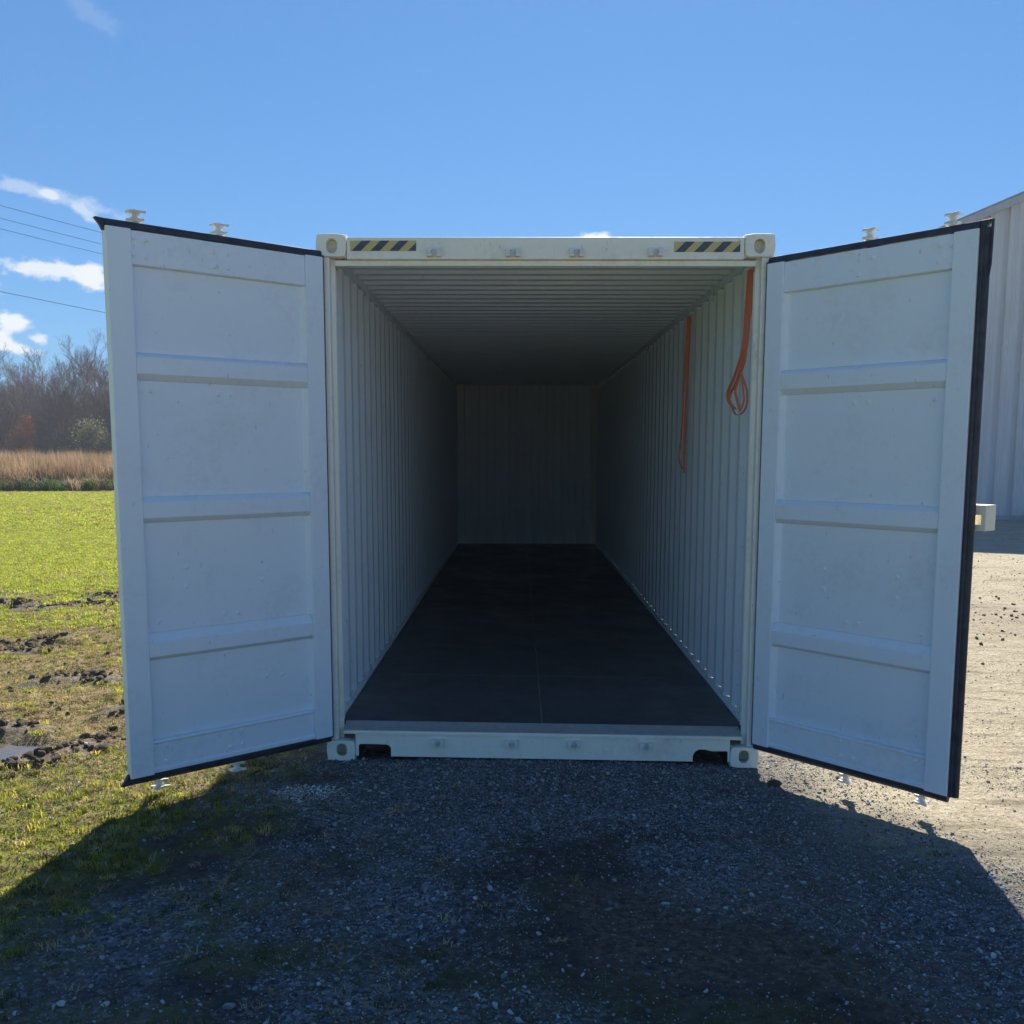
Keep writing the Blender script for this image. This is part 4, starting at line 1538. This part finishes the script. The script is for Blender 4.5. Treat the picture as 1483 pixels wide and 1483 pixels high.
def branch_mesh(seed, H, spread=0.55, levels=5, lean=0.0, low=0.3, dens=1.0, rad=None, up_bias=0.25):
    r_ = random.Random(seed)
    trunk, rest, tips = [], [], []
    rad = rad or H * 0.016

    def grow(p, d, L, r, lev):
        nseg = 4 if lev == 0 else 3
        q = p.copy()
        dd = d.copy()
        sl = L / nseg
        for i in range(nseg):
            dd = (dd + Vector((r_.gauss(0, .13), r_.gauss(0, .13), r_.gauss(0, .06) + up_bias * 0.12 * (lev > 0)))).normalized()
            q2 = q + dd * sl
            r2 = r * (1 - 0.22 * (1 if lev else 0.75))
            (trunk if lev == 0 else rest).append((q.copy(), q2.copy(), r, r2))
            if lev < levels - 1:
                frac = (i + 1) / nseg
                if lev > 0 or frac >= low:
                    for _ in range(r_.choice((1, 2, 2)) if lev < 3 else r_.choice((1, 1, 2))):
                        if r_.random() > dens:
                            continue
                        a = r_.uniform(0, 6.283)
                        perp = dd.orthogonal().normalized()
                        perp = perp * math.cos(a) + dd.cross(perp) * math.sin(a)
                        nd = (dd * r_.uniform(0.5, 0.95) + perp * spread * r_.uniform(0.7, 1.5) + Vector((0, 0, up_bias * 0.4))).normalized()
                        grow(q2.copy(), nd, L * r_.uniform(0.42, 0.68) * (0.85 if lev else 0.75), r2 * r_.uniform(0.45, 0.62), lev + 1)
            q, r = q2, r2
        if lev < levels - 1:
            for _ in range(2):
                nd = (dd + Vector((r_.gauss(0, .4), r_.gauss(0, .4), r_.gauss(0, .2) + 0.1))).normalized()
                grow(q.copy(), nd, L * 0.55, r * 0.75, lev + 1)
        else:
            tips.append(q.copy())

    grow(Vector((0, 0, -0.2)), Vector((lean, 0, 1)).normalized(), H * 0.52, rad, 0)
    return trunk, rest, tips


def tube_mesh(name, segs, m, sides=3, rmin=0.009):
    n = len(segs)
    P0 = np.array([s[0] for s in segs])
    P1 = np.array([s[1] for s in segs])
    r0 = np.maximum(np.array([s[2] for s in segs]), rmin)
    r1 = np.maximum(np.array([s[3] for s in segs]), rmin)
    d = P1 - P0
    d /= np.linalg.norm(d, axis=1)[:, None] + 1e-9
    ref = np.where(np.abs(d[:, 2:3]) > 0.9, np.array([[1.0, 0, 0]]), np.array([[0, 0, 1.0]]))
    a = np.cross(d, ref)
    a /= np.linalg.norm(a, axis=1)[:, None] + 1e-9
    c = np.cross(d, a)
    vs, fs = [], []
    for i in range(sides):
        t = 2 * math.pi * i / sides
        o = a * math.cos(t) + c * math.sin(t)
        vs += [P0 + o * r0[:, None], P1 + o * r1[:, None]]
    V = np.stack(vs, 1).reshape(-1, 3)
    base = np.arange(n) * sides * 2
    for i in range(sides):
        j = (i + 1) % sides
        fs.append(np.stack([base + 2 * i, base + 2 * j, base + 2 * j + 1, base + 2 * i + 1], 1))
    F = np.concatenate(fs)
    me = np_mesh(name, V, F)
    me.polygons.foreach_set('use_smooth', np.ones(len(F), bool))
    me.materials.append(m)
    return me


def leaf_mesh(name, centres, size, m, seed=0, per=3, jit=0.4):
    g = np.random.default_rng(seed)
    Cc = np.repeat(np.array(centres), per, 0)
    n = len(Cc)
    Cc = Cc + g.normal(0, jit, (n, 3))
    a = g.normal(0, 1, (n, 3))
    a /= np.linalg.norm(a, axis=1)[:, None]
    c = np.cross(a, g.normal(0, 1, (n, 3)))
    c /= np.linalg.norm(c, axis=1)[:, None]
    s = size * g.uniform(.6, 1.3, (n, 1))
    V = np.stack([Cc - a * s, Cc - c * s * .5, Cc + a * s, Cc + c * s * .5], 1).reshape(-1, 3)
    F = np.arange(n * 4).reshape(n, 4)
    me = np_mesh(name, V, F)
    me.materials.append(m)
    return me


protos = []
for i in range(7):
    tr, re_, tp = branch_mesh(500 + i, 11.5 + (i % 3), spread=0.50 + 0.05 * (i % 4), levels=5, low=0.45 if i % 2 else 0.25, dens=0.9, up_bias=0.5)
    protos.append((tube_mesh('trunk', tr, M_bark, 6), tube_mesh('crown', re_, M_twig, 3, 0.0095)))
n_tree = [0]


def place_tree(k, x, y, s, rz, label, group=None):
    t = empty('bare_tree', (x, y, float(height(np.array([x]), np.array([y]))[0])), rz)
    t.scale = (s, s, s)
    tag(t, label, 'tree', group)
    for me in protos[k]:
        o = bpy.data.objects.new(me.name.split('.')[0], me)
        C.objects.link(o)
        o.parent = t
    return t


rt = random.Random(4)
G = 'leafless trees of the far wood'
ROWS = ('front edge', 'second rank', 'third rank', 'deepest rank')
for row, (yy, step) in enumerate(((104, 3.6), (110, 3.8), (117, 4.4), (125, 5.0))):
    x = -74.0 - row * 5
    while x < 22 + row * 4:
        place_tree(rt.randrange(7), x + rt.uniform(-1.6, 1.6), yy + rt.uniform(-2.5, 2.5), rt.uniform(0.74, 0.99) * (1 + 0.05 * row), rt.uniform(0, 6.28), 'leafless grey-brown tree standing in the %s of the wood beyond the reeds' % ROWS[row], G + ', ' + ROWS[row])
        x += step * rt.uniform(0.7, 1.3)
place_tree(2, -43.6, 103, 0.98, 1.0, 'tallest wide-crowned leafless tree of the wood, beside the edge of the left door', None)

# russet-leaved young tree and grey-green bush at the wood's edge
tr, re_, tp = branch_mesh(600, 8.5, spread=0.45, levels=5, low=0.0, dens=0.9, up_bias=0.3)
t = empty('russet_tree', (-48.2, 98.0, 0))
t.scale = (0.72, 0.72, 0.72)
tag(t, 'young tree still holding russet leaves at the foot of the bare wood', 'tree')
for me in (tube_mesh('trunk', tr, M_bark, 6), tube_mesh('crown', re_, M_twig, 3), leaf_mesh('leaves', [q for q in tp if q.z < 6.8], 0.11, M_orange, 3, 5, 0.35)):
    o = bpy.data.objects.new(me.name.split('.')[0], me)
    C.objects.link(o)
    o.parent = t
for (x, y, s, lab) in ((-41.0, 94, 1.0, 'broad grey-green bush at the edge of the wood, next to the left door edge'), (-33.5, 96, 0.8, 'grey-green bush at the edge of the wood, behind the left door')):
    tr, re_, tp = branch_mesh(610, 4.6, spread=0.8, levels=5, low=0.0, dens=0.9, up_bias=0.15)
    t = empty('bush', (x, y, 0))
    t.scale = (s * 1.15, s * 1.15, s)
    tag(t, lab, 'bush')
    for me in (tube_mesh('stems', tr + re_, M_twig, 3), leaf_mesh('leaves', tp, 0.10, M_olive, 5, 2, 0.35)):
        o = bpy.data.objects.new(me.name.split('.')[0], me)
        C.objects.link(o)
        o.parent = t

# brushwood that fills the foot of the wood


def brush_src(seed):
    tr, re_, tp = branch_mesh(seed, 4.6, spread=0.6, levels=4, low=0.0, dens=0.95, rad=0.04, up_bias=0.6)
    me = tube_mesh('brush_shape', tr + re_, M_brush, 3, 0.010)
    return bpy.data.objects.new('brush_shape', me)


bs_ = [brush_src(700 + i) for i in range(4)]
tufts('brushwood', 2600, (-85, 34), (99.5, 132), lambda x, y: 1 + 0 * x, 0.8, 1.9, bs_, 'tangle of bare brushwood filling the foot of the far wood')
# the wood goes on behind as one mass
far_src = []
for k in (0, 3, 5):
    for me in protos[k]:
        far_src.append(bpy.data.objects.new('far_tree_shape', me))
tufts('far_wood', 620, (-130, 140), (132, 165), lambda x, y: 1 + 0 * x, 0.85, 1.1, [q for q in far_src if q.data.name.startswith('crown')], 'depth of the leafless wood behind its front trees')


# ------------------------------------------------------------------ thin autumn haze
bm = bmesh.new()
box(bm, -190, 190, -30, 200, -2.2, 22)
hz_o = obj('haze', bm, M_under)
hm = bpy.data.materials.new('haze_air')
hm.use_nodes = True
hm.node_tree.nodes.remove(hm.node_tree.nodes['Principled BSDF'])
pv = hm.node_tree.nodes.new('ShaderNodeVolumePrincipled')
pv.inputs['Color'].default_value = (0.75, 0.85, 1.0, 1)
pv.inputs['Density'].default_value = 0.0009
hm.node_tree.links.new(pv.outputs[0], hm.node_tree.nodes['Material Output'].inputs['Volume'])
hz_o.data.materials[0] = hm
tag(hz_o, kind='stuff')
